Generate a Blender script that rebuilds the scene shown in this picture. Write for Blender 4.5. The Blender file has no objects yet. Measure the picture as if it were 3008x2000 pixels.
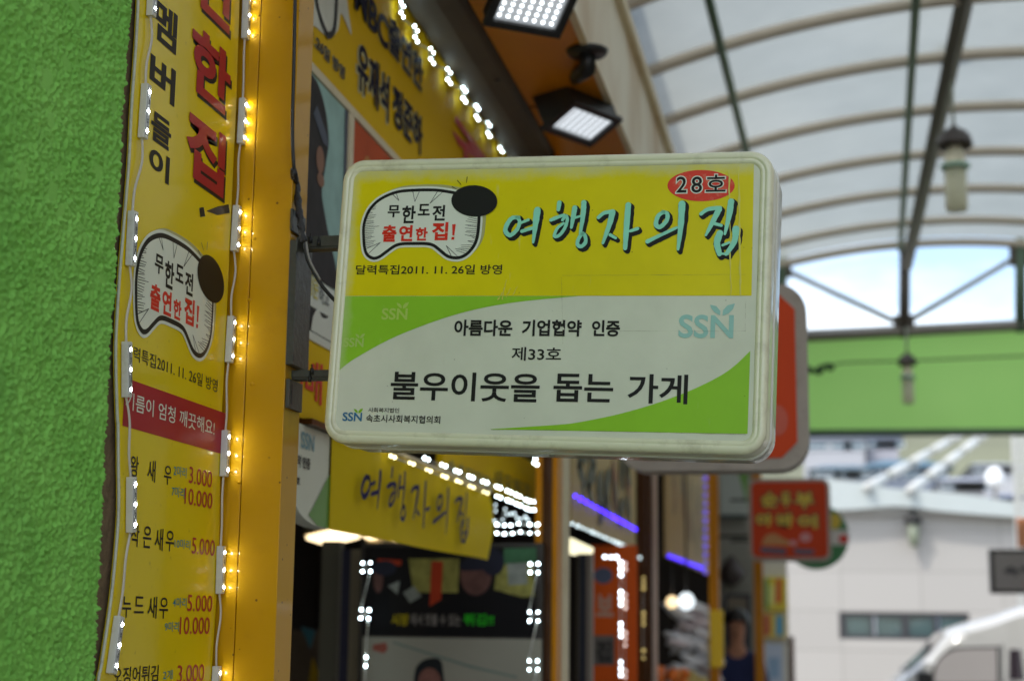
import bpy, bmesh, math, random
from mathutils import Vector, Matrix, noise
from mathutils.geometry import tessellate_polygon
random.seed(7)
C = bpy.context.scene.collection
SC = bpy.context.scene
PI = math.pi

# ------------------------------------------------------------------ camera
EYE = Vector((0, 0, 1.55))
FPX = 55 / 36 * 3008
def camdir(px, py):
    return Vector(((px - 1504) / FPX, -(py - 1000) / FPX, -1)).normalized()
_Y = camdir(2430, 1840)                       # the street runs along +Y
_Z = _Y.cross(camdir(1504, 1829.2)).normalized()
if _Z.y < 0: _Z = -_Z
_X = _Y.cross(_Z)
RW = Matrix((_X, _Y, _Z))                     # camera space -> world
cam_d = bpy.data.cameras.new('camera')
cam = bpy.data.objects.new('camera', cam_d); C.objects.link(cam)
cam.matrix_world = Matrix.Translation(EYE) @ RW.to_4x4()
cam_d.sensor_width = 36; cam_d.lens = 55; cam_d.clip_start = .05; cam_d.clip_end = 2000
cam_d.dof.use_dof = True; cam_d.dof.focus_distance = 2.19; cam_d.dof.aperture_fstop = 4.0
SC.camera = cam

# ------------------------------------------------------------------ light
SUN_EL, SUN_AZ = math.radians(52), math.radians(222)     # azimuth of the sun, from +Y towards +X
world = bpy.data.worlds.new('World'); SC.world = world; world.use_nodes = True
wn = world.node_tree.nodes; wl = world.node_tree.links
bg = wn['Background']; bg.inputs['Strength'].default_value = .13
sky = wn.new('ShaderNodeTexSky'); sky.sky_type = 'NISHITA'; sky.sun_disc = False
sky.sun_elevation = SUN_EL; sky.sun_rotation = SUN_AZ; sky.dust_density = 2.0; sky.air_density = 1.0
tcw = wn.new('ShaderNodeTexCoord'); mpw = wn.new('ShaderNodeMapping'); mpw.inputs['Scale'].default_value = (1, 1, 3.2)
nzw = wn.new('ShaderNodeTexNoise'); nzw.inputs['Scale'].default_value = 3.0; nzw.inputs['Detail'].default_value = 6
rpw = wn.new('ShaderNodeValToRGB'); rpw.color_ramp.elements[0].position = .40; rpw.color_ramp.elements[1].position = .66
mxw = wn.new('ShaderNodeMixRGB'); mxw.inputs[2].default_value = (6.6, 6.9, 7.1, 1)
wl.new(tcw.outputs['Generated'], mpw.inputs[0]); wl.new(mpw.outputs[0], nzw.inputs['Vector'])
wl.new(nzw.outputs['Fac'], rpw.inputs[0]); wl.new(rpw.outputs[0], mxw.inputs[0])
wl.new(sky.outputs[0], mxw.inputs[1]); wl.new(mxw.outputs[0], bg.inputs['Color'])
sun_d = bpy.data.lights.new('sun', 'SUN'); sun_d.energy = 1.0; sun_d.angle = math.radians(.6); sun_d.color = (1, .95, .88)
sun = bpy.data.objects.new('sun', sun_d); C.objects.link(sun)
_sd = Vector((math.sin(SUN_AZ) * math.cos(SUN_EL), math.cos(SUN_AZ) * math.cos(SUN_EL), math.sin(SUN_EL)))
sun.rotation_euler = _sd.to_track_quat('Z', 'Y').to_euler()
SC.view_settings.view_transform = 'Standard'; SC.view_settings.look = 'None'
SC.view_settings.exposure = 1.34; SC.view_settings.gamma = 1
SC.cycles.use_denoising = True
try: SC.cycles.denoiser = 'OPENIMAGEDENOISE'
except Exception: pass
SC.cycles.max_bounces = 8; SC.cycles.sample_clamp_indirect = 6
SC.cycles.caustics_reflective = False; SC.cycles.caustics_refractive = False

# ------------------------------------------------------------------ helpers: pixels of the photograph <-> planes of the place
def ray(px, py): return RW @ camdir(px, py)
def onx(px, py, x): r = ray(px, py); return EYE + r * (x / r.x)
def ony(px, py, y): r = ray(px, py); return EYE + r * (y / r.y)
def onz(px, py, z): r = ray(px, py); return EYE + r * ((z - EYE.z) / r.z)
class Plane:
    def __init__(s, o, U, V):
        s.o = Vector(o); s.U = Vector(U).normalized(); s.N = s.U.cross(Vector(V)).normalized(); s.V = s.N.cross(s.U)
        s.M = Matrix((s.U, s.V, s.N)).transposed().to_4x4(); s.M.translation = s.o
    def at(s, px, py):
        r = ray(px, py); t = (s.o - EYE).dot(s.N) / r.dot(s.N); p = EYE + r * t - s.o
        return (p.dot(s.U), p.dot(s.V))
def facade(x, y=0, z=0): return Plane((x, y, z), (0, 1, 0), (0, 0, 1))      # faces the street
def frontal(y, x=0, z=0): return Plane((x, y, z), (1, 0, 0), (0, 0, 1))     # faces down the street, to the viewer

def srgb(r, g, b):
    f = lambda c: c / 12.92 if c <= .04045 else ((c + .055) / 1.055) ** 2.4
    return (f(r / 255), f(g / 255), f(b / 255))

# ------------------------------------------------------------------ helpers: meshes
class MB:
    def __init__(s): s.v = []; s.f = []; s.sm = []
    def add(s, vs, fs, smooth=False):
        n = len(s.v); s.v += [tuple(p) for p in vs]
        s.f += [tuple(i + n for i in f) for f in fs]; s.sm += [smooth] * len(fs); return s
    def box(s, a, b, bev=0):
        a, b = Vector(a), Vector(b); lo = Vector(map(min, a, b)); hi = Vector(map(max, a, b))
        bm = bmesh.new(); bmesh.ops.create_cube(bm, size=1)
        for v in bm.verts: v.co = Vector([(lo[i] + hi[i]) / 2 + v.co[i] * (hi[i] - lo[i]) for i in range(3)])
        if bev: bmesh.ops.bevel(bm, geom=bm.edges[:], offset=bev, segments=2, affect='EDGES', profile=.6)
        return s.bm(bm)
    def bm(s, bm, M=None, smooth=False):
        bm.verts.index_update()
        s.add([(M @ v.co if M else v.co) for v in bm.verts], [[v.index for v in f.verts] for f in bm.faces], smooth); bm.free(); return s
    def sheet(s, pts, z=0):
        tr = tessellate_polygon([[Vector((p[0], p[1], 0)) for p in pts]])
        fs = []
        for t in tr:
            a, b, c = [pts[i] for i in t]
            fs.append(t if (b[0] - a[0]) * (c[1] - a[1]) - (b[1] - a[1]) * (c[0] - a[0]) > 0 else (t[0], t[2], t[1]))
        return s.add([(p[0], p[1], z) for p in pts], fs)
    def prism(s, pts, z0, z1):
        area = sum(pts[i - 1][0] * pts[i][1] - pts[i][0] * pts[i - 1][1] for i in range(len(pts)))
        if area < 0: pts = pts[::-1]
        z0, z1 = min(z0, z1), max(z0, z1); n = len(pts)
        tr = tessellate_polygon([[Vector((p[0], p[1], 0)) for p in pts]])
        top, bot = [], []
        for t in tr:
            a, b, c = [pts[i] for i in t]
            t = t if (b[0] - a[0]) * (c[1] - a[1]) - (b[1] - a[1]) * (c[0] - a[0]) > 0 else (t[0], t[2], t[1])
            top.append([i + n for i in t]); bot.append(t[::-1])
        return s.add([(p[0], p[1], z0) for p in pts] + [(p[0], p[1], z1) for p in pts],
                     bot + top + [(i, (i + 1) % n, (i + 1) % n + n, i + n) for i in range(n)])
    def tube(s, pts, r, n=8, cap=True):
        pts = [Vector(p) for p in pts]; rr = r if isinstance(r, (list, tuple)) else [r] * len(pts)
        vs, fs = [], []; up = None
        for i, p in enumerate(pts):
            t = (pts[min(i + 1, len(pts) - 1)] - pts[max(i - 1, 0)]).normalized()
            if up is None: up = Vector((0, 0, 1)) if abs(t.z) < .9 else Vector((1, 0, 0))
            a = t.cross(up).normalized(); b = a.cross(t).normalized(); up = b
            for k in range(n):
                w = 2 * PI * k / n; vs.append(p + (a * math.cos(w) + b * math.sin(w)) * rr[i])
        for i in range(len(pts) - 1):
            for k in range(n):
                fs.append((i * n + k, i * n + (k + 1) % n, (i + 1) * n + (k + 1) % n, (i + 1) * n + k))
        if cap: fs += [tuple(range(n))[::-1], tuple(range((len(pts) - 1) * n, len(pts) * n))]
        return s.add(vs, fs, True)
    def lathe(s, prof, n=20, o=(0, 0, 0)):
        vs = [(o[0] + r * math.cos(2 * PI * k / n), o[1] + r * math.sin(2 * PI * k / n), o[2] + z) for r, z in prof for k in range(n)]
        fs = [(i * n + k, i * n + (k + 1) % n, (i + 1) * n + (k + 1) % n, (i + 1) * n + k) for i in range(len(prof) - 1) for k in range(n)]
        return s.add(vs, fs, True)
    def ribbon(s, pts, ws, z=0, jag=0, rnd=None, sub=6):
        P = smooth_path(pts, sub); m = len(P) - 1; L, Rr = [], []
        for i, p in enumerate(P):
            t = (Vector(P[min(i + 1, m)]) - Vector(P[max(i - 1, 0)])); t = t.normalized() if t.length > 1e-9 else Vector((1, 0))
            k = i / m * (len(ws) - 1); a = min(int(k), len(ws) - 2) if len(ws) > 1 else 0
            w = ws[0] if len(ws) == 1 else ws[a] + (ws[a + 1] - ws[a]) * (k - a)
            w = w / 2 * (1 + (rnd.uniform(-jag, jag) if rnd else 0))
            nrm = Vector((-t.y, t.x)) * w; L.append((p[0] + nrm.x, p[1] + nrm.y)); Rr.append((p[0] - nrm.x, p[1] - nrm.y))
        n = len(P); s.add([(a, b, z) for a, b in L + Rr], [(i + n, i + 1 + n, i + 1, i) for i in range(n - 1)])
        for q, d0 in ((0, -1), (m, 1)):                       # rounded brush ends
            c = Vector(P[q]); r = (Vector(L[q]) - c); k = 6
            a0 = math.atan2(r.y, r.x); ring = [(c.x + r.length * math.cos(a0 - d0 * PI * j / k), c.y + r.length * math.sin(a0 - d0 * PI * j / k), z) for j in range(k + 1)]
            s.add(ring, [tuple(range(k + 1))[::(-1 if d0 > 0 else 1)]])
        return s
    def build(s, name, mat, parent=None):
        me = bpy.data.meshes.new(name); me.from_pydata(s.v, [], s.f)
        me.polygons.foreach_set('use_smooth', s.sm); me.update()
        me.materials.append(mat)
        return link(name, me, parent)
def link(name, me, parent=None):
    o = bpy.data.objects.new(name, me); C.objects.link(o)
    if parent: o.parent = parent
    return o
def smooth_path(pts, sub=6):
    if sub <= 1 or len(pts) < 3: 
        if len(pts) == 2 and sub > 1: return [tuple(pts[0][k] + (pts[1][k] - pts[0][k]) * i / sub for k in range(len(pts[0]))) for i in range(sub + 1)]
        return pts
    out = []; n = len(pts)
    for i in range(n - 1):
        p0, p1, p2, p3 = pts[max(i - 1, 0)], pts[i], pts[i + 1], pts[min(i + 2, n - 1)]
        for j in range(sub):
            t = j / sub
            out.append(tuple(.5 * (2 * p1[k] + (p2[k] - p0[k]) * t + (2 * p0[k] - 5 * p1[k] + 4 * p2[k] - p3[k]) * t * t + (3 * p1[k] - p0[k] - 3 * p2[k] + p3[k]) * t ** 3) for k in range(len(p1))))
    out.append(tuple(pts[-1])); return out
def closed_path(pts, sub=5):
    n = len(pts); out = []
    for i in range(n):
        p0, p1, p2, p3 = pts[i - 1], pts[i], pts[(i + 1) % n], pts[(i + 2) % n]
        for j in range(sub):
            t = j / sub
            out.append(tuple(.5 * (2 * p1[k] + (p2[k] - p0[k]) * t + (2 * p0[k] - 5 * p1[k] + 4 * p2[k] - p3[k]) * t * t + (3 * p1[k] - p0[k] - 3 * p2[k] + p3[k]) * t ** 3) for k in range(2)))
    return out
def rrect(x0, y0, x1, y1, r, n=8):
    out = []
    for cx, cy, a in ((x1 - r, y1 - r, 0), (x0 + r, y1 - r, 90), (x0 + r, y0 + r, 180), (x1 - r, y0 + r, 270)):
        for i in range(n + 1):
            w = math.radians(a + 90 * i / n); out.append((cx + r * math.cos(w), cy + r * math.sin(w)))
    return out
def ellipse(cx, cy, rx, ry, n=40, rot=0):
    c, s_ = math.cos(rot), math.sin(rot)
    return [(cx + rx * math.cos(2 * PI * i / n) * c - ry * math.sin(2 * PI * i / n) * s_, cy + rx * math.cos(2 * PI * i / n) * s_ + ry * math.sin(2 * PI * i / n) * c) for i in range(n)]

def thing(name, label, cat, M=None, group=None):
    o = bpy.data.objects.new(name, None); C.objects.link(o); o.empty_display_size = .05
    if M is not None: o.matrix_world = M if isinstance(M, Matrix) else Matrix.Translation(M)
    o['label'] = label; o['category'] = cat
    if group: o['group'] = group
    return o
def tag(o, label, cat, group=None):
    o['label'] = label; o['category'] = cat
    if group: o['group'] = group
    return o
def structure(o): o['kind'] = 'structure'; return o

# ------------------------------------------------------------------ helpers: lettering (Blender's own built-in font)
_tc = {}
def text_geo(s, bold=0.0, shear=0.0):
    k = (s, bold, shear)
    if k in _tc: return _tc[k]
    cu = bpy.data.curves.new('t', 'FONT'); cu.body = s; cu.size = 1; cu.offset = bold; cu.shear = shear; cu.resolution_u = 4
    o = bpy.data.objects.new('t', cu); C.objects.link(o)
    dg = bpy.context.evaluated_depsgraph_get(); dg.update()
    me = bpy.data.meshes.new_from_object(o.evaluated_get(dg))
    vs = [(v.co.x, v.co.y) for v in me.vertices]; fs = [tuple(p.vertices) for p in me.polygons]
    bpy.data.objects.remove(o); bpy.data.curves.remove(cu); bpy.data.meshes.remove(me)
    xs = [v[0] for v in vs] or [0, 1]; ys = [v[1] for v in vs] or [0, 1]
    x0, x1, y0, y1 = min(xs), max(xs), min(ys), max(ys)
    r = ([((x - x0) / max(x1 - x0, 1e-6), (y - y0) / max(y1 - y0, 1e-6)) for x, y in vs], fs)
    _tc[k] = r; return r
def put_text(mb, s, u0, v0, u1, v1, z, bold=0.0, rot=0, grow=0.0, shear=0):
    vs, fs = text_geo(s, bold, shear)
    out = [(u0 + x * (u1 - u0), v0 + y * (v1 - v0), z) for x, y in vs]
    fl = []
    for f in fs:
        a, b, c = out[f[0]], out[f[1]], out[f[2]]
        fl.append(f if (b[0] - a[0]) * (c[1] - a[1]) - (b[1] - a[1]) * (c[0] - a[0]) >= 0 else f[::-1])
    mb.add(out, fl)
def text_px(mb, P, s, xl, ytl, ybl, xr, z, bold=0.0, shear=0):
    """lettering whose left edge runs from pixel (xl,ytl) to (xl,ybl) and whose right end stands at pixel column xr"""
    u0, v1 = P.at(xl, ytl); _, v0 = P.at(xl, ybl)
    ym = (ytl + ybl) / 2
    u1 = P.at(xr, ym)[0]
    put_text(mb, s, u0, v0, u1, v1, z, bold, shear=shear)

# ------------------------------------------------------------------ helpers: materials
def nodes_of(m): return m.node_tree.nodes, m.node_tree.links
def mat(name, col, rough=.5, var=.12, scale=8, bump=0, bscale=60, metal=0, coat=0, emit=None, estr=0, trans=0, spec=.5, dirt=None, dirt_amt=0, dscale=20, coord='Object'):
    m = bpy.data.materials.new(name); m.use_nodes = True; n, l = nodes_of(m)
    p = n['Principled BSDF']; p.inputs['Roughness'].default_value = rough; p.inputs['Metallic'].default_value = metal
    p.inputs['Coat Weight'].default_value = coat; p.inputs['Specular IOR Level'].default_value = spec
    tc = n.new('ShaderNodeTexCoord'); nz = n.new('ShaderNodeTexNoise'); nz.inputs['Scale'].default_value = scale; nz.inputs['Detail'].default_value = 5
    l.new(tc.outputs[coord], nz.inputs['Vector'])
    mx = n.new('ShaderNodeMixRGB'); mx.inputs[1].default_value = (*[c * (1 - var) for c in col], 1); mx.inputs[2].default_value = (*[min(1, c * (1 + var)) for c in col], 1)
    l.new(nz.outputs['Fac'], mx.inputs[0]); out = mx.outputs[0]
    if dirt:
        d = n.new('ShaderNodeTexNoise'); d.inputs['Scale'].default_value = dscale; d.inputs['Detail'].default_value = 8; d.inputs['Roughness'].default_value = .7
        l.new(tc.outputs[coord], d.inputs['Vector'])
        r = n.new('ShaderNodeValToRGB'); r.color_ramp.elements[0].position = .52; r.color_ramp.elements[1].position = .78
        r.color_ramp.elements[1].color = (dirt_amt,) * 3 + (1,)
        l.new(d.outputs['Fac'], r.inputs[0]); x = n.new('ShaderNodeMixRGB'); x.inputs[2].default_value = (*dirt, 1)
        l.new(r.outputs[0], x.inputs[0]); l.new(out, x.inputs[1]); out = x.outputs[0]
    l.new(out, p.inputs['Base Color'])
    if bump:
        b = n.new('ShaderNodeBump'); b.inputs['Strength'].default_value = bump; b.inputs['Distance'].default_value = .004
        z = n.new('ShaderNodeTexNoise'); z.inputs['Scale'].default_value = bscale; z.inputs['Detail'].default_value = 6
        l.new(tc.outputs[coord], z.inputs['Vector']); l.new(z.outputs['Fac'], b.inputs['Height']); l.new(b.outputs[0], p.inputs['Normal'])
    if emit: p.inputs['Emission Color'].default_value = (*emit, 1); p.inputs['Emission Strength'].default_value = estr
    if trans:
        t = n.new('ShaderNodeBsdfTranslucent'); l.new(out, t.inputs['Color']); ms = n.new('ShaderNodeMixShader'); ms.inputs[0].default_value = trans
        l.new(p.outputs[0], ms.inputs[1]); l.new(t.outputs[0], ms.inputs[2]); l.new(ms.outputs[0], n['Material Output'].inputs[0])
    return m
def glow(name, col, s):
    m = bpy.data.materials.new(name); m.use_nodes = True; n, l = nodes_of(m); p = n['Principled BSDF']
    p.inputs['Base Color'].default_value = (.3, .3, .3, 1); p.inputs['Emission Color'].default_value = (*col, 1); p.inputs['Emission Strength'].default_value = s
    return m
INK = mat('ink', (.010, .009, .008), .5, .1, spec=.25)
BLACK = mat('black_paint', (.012, .012, .012), .45, .2, bump=.1)
RED = mat('red_ink', srgb(218, 48, 30), .4, .06, spec=.25)
CRIMSON = mat('crimson_ink', srgb(172, 18, 44), .35, .06, spec=.25)
TEAL = mat('teal_ink', srgb(0, 126, 150), .4, .06, spec=.25)
WHITE = mat('white_print', srgb(226, 230, 216), .4, .03, spec=.25)
CREAM = mat('cream', srgb(226, 212, 178), .5, .08, dirt=srgb(165, 125, 60), dirt_amt=.7, dscale=5)
STEEL = mat('galvanised_steel', srgb(150, 146, 138), .45, .15, 30, metal=.3)
DARKSTEEL = mat('dark_steel', srgb(92, 86, 78), .5, .2, 30, metal=.2)
GREENSTEEL = mat('green_steel', srgb(95, 120, 98), .5, .15, 30)
OLIVE = mat('olive_metal', srgb(62, 62, 52), .42, .3, 25, bump=.3, bscale=90, dirt=srgb(70, 45, 25), dirt_amt=.5, dscale=40)
PILLAR = mat('amber_gloss_paint', srgb(198, 146, 0), .5, .10, 6, bump=.12, bscale=14, coat=.3, spec=.12, dirt=srgb(150, 95, 12), dirt_amt=.35, dscale=9)
PILLAR_FAR = mat('amber_paint', srgb(206, 132, 0), .35, .12, 4, bump=.05, spec=.2)
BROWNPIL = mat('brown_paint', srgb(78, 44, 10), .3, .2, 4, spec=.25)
YBANNER = mat('yellow_banner', srgb(250, 218, 4), .6, .04, 5, trans=.3, spec=.15)
YBOARD = mat('yellow_board', srgb(232, 190, 4), .65, .06, 5, spec=.15)
WIRE = mat('white_wire', srgb(205, 200, 190), .4, .05)
GREEN = mat('leaf_green_print', srgb(132, 184, 30), .4, .06, spec=.25)
LED = glow('led_white', (.88, .95, 1), 62)
LEDFAR = glow('led_cool', (.72, .93, 1), 10)
LEDMID = glow('led_mid', (.78, .9, 1), 4.2)
LEDDIM = glow('led_dim', (.75, .93, .98), 1.0)
REFLWARM = glow('refl_warm', (1, .92, .45), 2.6)
REFLGOLD = glow('refl_gold', (.75, .55, .16), .4)
LEDVIO = glow('led_violet', (.04, .005, 1), 4)
LEDVIO2 = glow('led_violet_dim', (.045, .01, .9), 2)

# ================================================================== the ground, hill and setting
def build_ground():
    m = bpy.data.materials.new('worn_concrete_paving'); m.use_nodes = True; n, l = nodes_of(m); p = n['Principled BSDF']
    tc = n.new('ShaderNodeTexCoord'); nz = n.new('ShaderNodeTexNoise'); nz.inputs['Scale'].default_value = 60; nz.inputs['Detail'].default_value = 8
    r = n.new('ShaderNodeValToRGB'); r.color_ramp.elements[0].color = (.26, .25, .23, 1); r.color_ramp.elements[1].color = (.38, .36, .33, 1)
    l.new(tc.outputs['Object'], nz.inputs['Vector']); l.new(nz.outputs['Fac'], r.inputs[0]); l.new(r.outputs[0], p.inputs['Base Color']); p.inputs['Roughness'].default_value = .85
    structure(MB().add([(-400, -400, 0), (400, -400, 0), (400, 600, 0), (-400, 600, 0)], [(0, 1, 2, 3)]).build('ground', m))
    hm = mat('hillside_scrub', srgb(108, 110, 86), .9, .45, .12)
    vs, fs = [], []; nx, ny = 40, 16
    for j in range(ny + 1):
        for i in range(nx + 1):
            x = -80 + 260 * i / nx; y = 62 + 150 * j / ny
            h = 34 * (j / ny) ** .9 + 3 * noise.noise((x * .03, y * .03, 1)) * min(1, j / 4) - .3
            vs.append((x, y, h))
    for j in range(ny):
        for i in range(nx): a = j * (nx + 1) + i; fs.append((a, a + 1, a + nx + 2, a + nx + 1))
    structure(MB().add(vs, fs, True).build('hill', hm))
build_ground()

# ================================================================== green roughcast wall
WALL_EDGE = [(392, -200), (386, 0), (379, 89), (370, 223), (357, 402), (350, 536), (344, 670), (335, 868), (324, 1002), (317, 1150), (311, 1250), (307, 1340), (300, 1489), (291, 1680), (279, 1919), (276, 2000), (262, 2250)]
def build_wall():
    m = bpy.data.materials.new('green_roughcast'); m.use_nodes = True; n, l = nodes_of(m); p = n['Principled BSDF']
    p.inputs['Roughness'].default_value = .7; p.inputs['Specular IOR Level'].default_value = .3
    tc = n.new('ShaderNodeTexCoord'); nz = n.new('ShaderNodeTexNoise'); nz.inputs['Scale'].default_value = 9; nz.inputs['Detail'].default_value = 6
    l.new(tc.outputs['Object'], nz.inputs['Vector'])
    mx = n.new('ShaderNodeMixRGB'); mx.inputs[1].default_value = (*srgb(116, 190, 74), 1); mx.inputs[2].default_value = (*srgb(150, 214, 104), 1)
    l.new(nz.outputs['Fac'], mx.inputs[0])
    d = n.new('ShaderNodeTexNoise'); d.inputs['Scale'].default_value = 5; d.inputs['Detail'].default_value = 9; d.inputs['Roughness'].default_value = .65; l.new(tc.outputs['Object'], d.inputs['Vector'])
    dr = n.new('ShaderNodeValToRGB'); dr.color_ramp.elements[0].position = .5; dr.color_ramp.elements[1].position = .75; dr.color_ramp.elements[1].color = (.55,) * 3 + (1,); l.new(d.outputs['Fac'], dr.inputs[0])
    dm = n.new('ShaderNodeMixRGB'); dm.inputs[2].default_value = (*srgb(84, 146, 62), 1); l.new(dr.outputs[0], dm.inputs[0]); l.new(mx.outputs[0], dm.inputs[1]); l.new(dm.outputs[0], p.inputs['Base Color'])
    b = n.new('ShaderNodeBump'); b.inputs['Strength'].default_value = .35; b.inputs['Distance'].default_value = .0012
    z = n.new('ShaderNodeTexNoise'); z.inputs['Scale'].default_value = 420; z.inputs['Detail'].default_value = 3
    l.new(tc.outputs['Object'], z.inputs['Vector']); l.new(z.outputs['Fac'], b.inputs['Height']); l.new(b.outputs[0], p.inputs['Normal'])
    X = -.895
    edge = sorted([(onx(a, b_, X).z, onx(a, b_, X).y) for a, b_ in WALL_EDGE])
    def ey(zz):
        if zz <= edge[0][0]: return edge[0][1]
        for (z0, y0), (z1, y1) in zip(edge, edge[1:]):
            if zz <= z1: return y0 + (y1 - y0) * (zz - z0) / (z1 - z0)
        return edge[-1][1]
    rnd = random.Random(4)
    spots = [(rnd.uniform(1.3, 1.85), rnd.uniform(1.4, 2.4), rnd.uniform(.004, .012)) for _ in range(42)]
    for px, py, r in ((130, 235, .017), (185, 190, .010), (280, 505, .012), (165, 500, .012), (60, 505, .012), (172, 620, .014), (130, 30, .011), (150, 560, .014), (230, 935, .014)):
        q = onx(px, py, X); spots.append((q.y, q.z, r))
    y_in, z0, z1, st = 1.22, 1.36, 2.46, .0021
    def h(y, zz):
        q = Vector((y * 175, zz * 190, 3)); q += Vector((noise.noise(q * .5), noise.noise(q * .5 + Vector((9, 4, 2))), 0)) * .7
        d1 = noise.voronoi(q)[0][0]; d2 = noise.voronoi(q * 1.9 + Vector((3, 8, 1)))[0][0]
        big = .5 + .5 * noise.noise(Vector((y * 60, zz * 60, 4)))
        v = .0070 * max(0, 1 - d1 * 1.25) * (.35 + big) + .0034 * max(0, 1 - d2 * 1.3) + .0016 * noise.noise(q * .9) + .0016 * noise.noise(Vector((y * 38, zz * 38, 9))) + .0008 * noise.noise(q * 3.1)
        w = 0
        for sy, sz, sr in spots:
            dd = math.hypot(y - sy, zz - sz)
            if dd < sr * 1.6:
                k = 1.25 * noise.noise(Vector((y * 70, zz * 70, 1))) * .45 * sr + sr
                w = max(w, min(1, max(0, (k - dd) / (sr * .28))))
        return v * (1 - w) + .0030 * w
    mb = MB(); nz_ = int((z1 - z0) / st); ny_ = 300
    vs, fs = [], []
    for j in range(nz_ + 1):
        zz = z0 + (z1 - z0) * j / nz_; ye = ey(zz) + .0035 * noise.noise(Vector((zz * 90, 0, 5))) + .002 * noise.noise(Vector((zz * 240, 0, 8)))
        for i in range(ny_ + 1):
            t = i / ny_; y = y_in + (ye - y_in) * t
            e = max(0, 1 - (ye - y) / .007)
            vs.append((X + h(y, zz) - .009 * e * e, y, zz))
        vs.append((X - .03, ye - .001, zz))
    w = ny_ + 2
    for j in range(nz_):
        for i in range(ny_ + 1): a = j * w + i; fs.append((a, a + 1, a + w + 1, a + w))
    mb.add(vs, fs, True)
    mb.box((X - .2, -.6, 0), (X - .004, y_in + .004, 3.3)); mb.box((X - .2, y_in + .004, 0), (X - .004, 1.80, z0 + .002)); mb.box((X - .2, y_in + .004, z1 - .002), (X - .004, 1.80, 3.3))
    mb.box((X - .2, y_in + .004, z0 + .002), (X - .035, 1.76, z1 - .002))
    tag(mb.build('roughcast_wall', m), 'bright green roughcast wall with flattened smooth spots left of the price board', 'wall')
    cm = mat('raw_concrete', srgb(118, 98, 74), .9, .4, 60, bump=.9, bscale=130, dirt=srgb(40, 30, 22), dirt_amt=.8, dscale=35)
    tag(MB().box((-1.1, 1.765, 0), (-.909, 2.25, 3.3)).build('concrete_wall', cm), 'strip of bare brown concrete between the green wall and the price board', 'wall')
build_wall()

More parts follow.
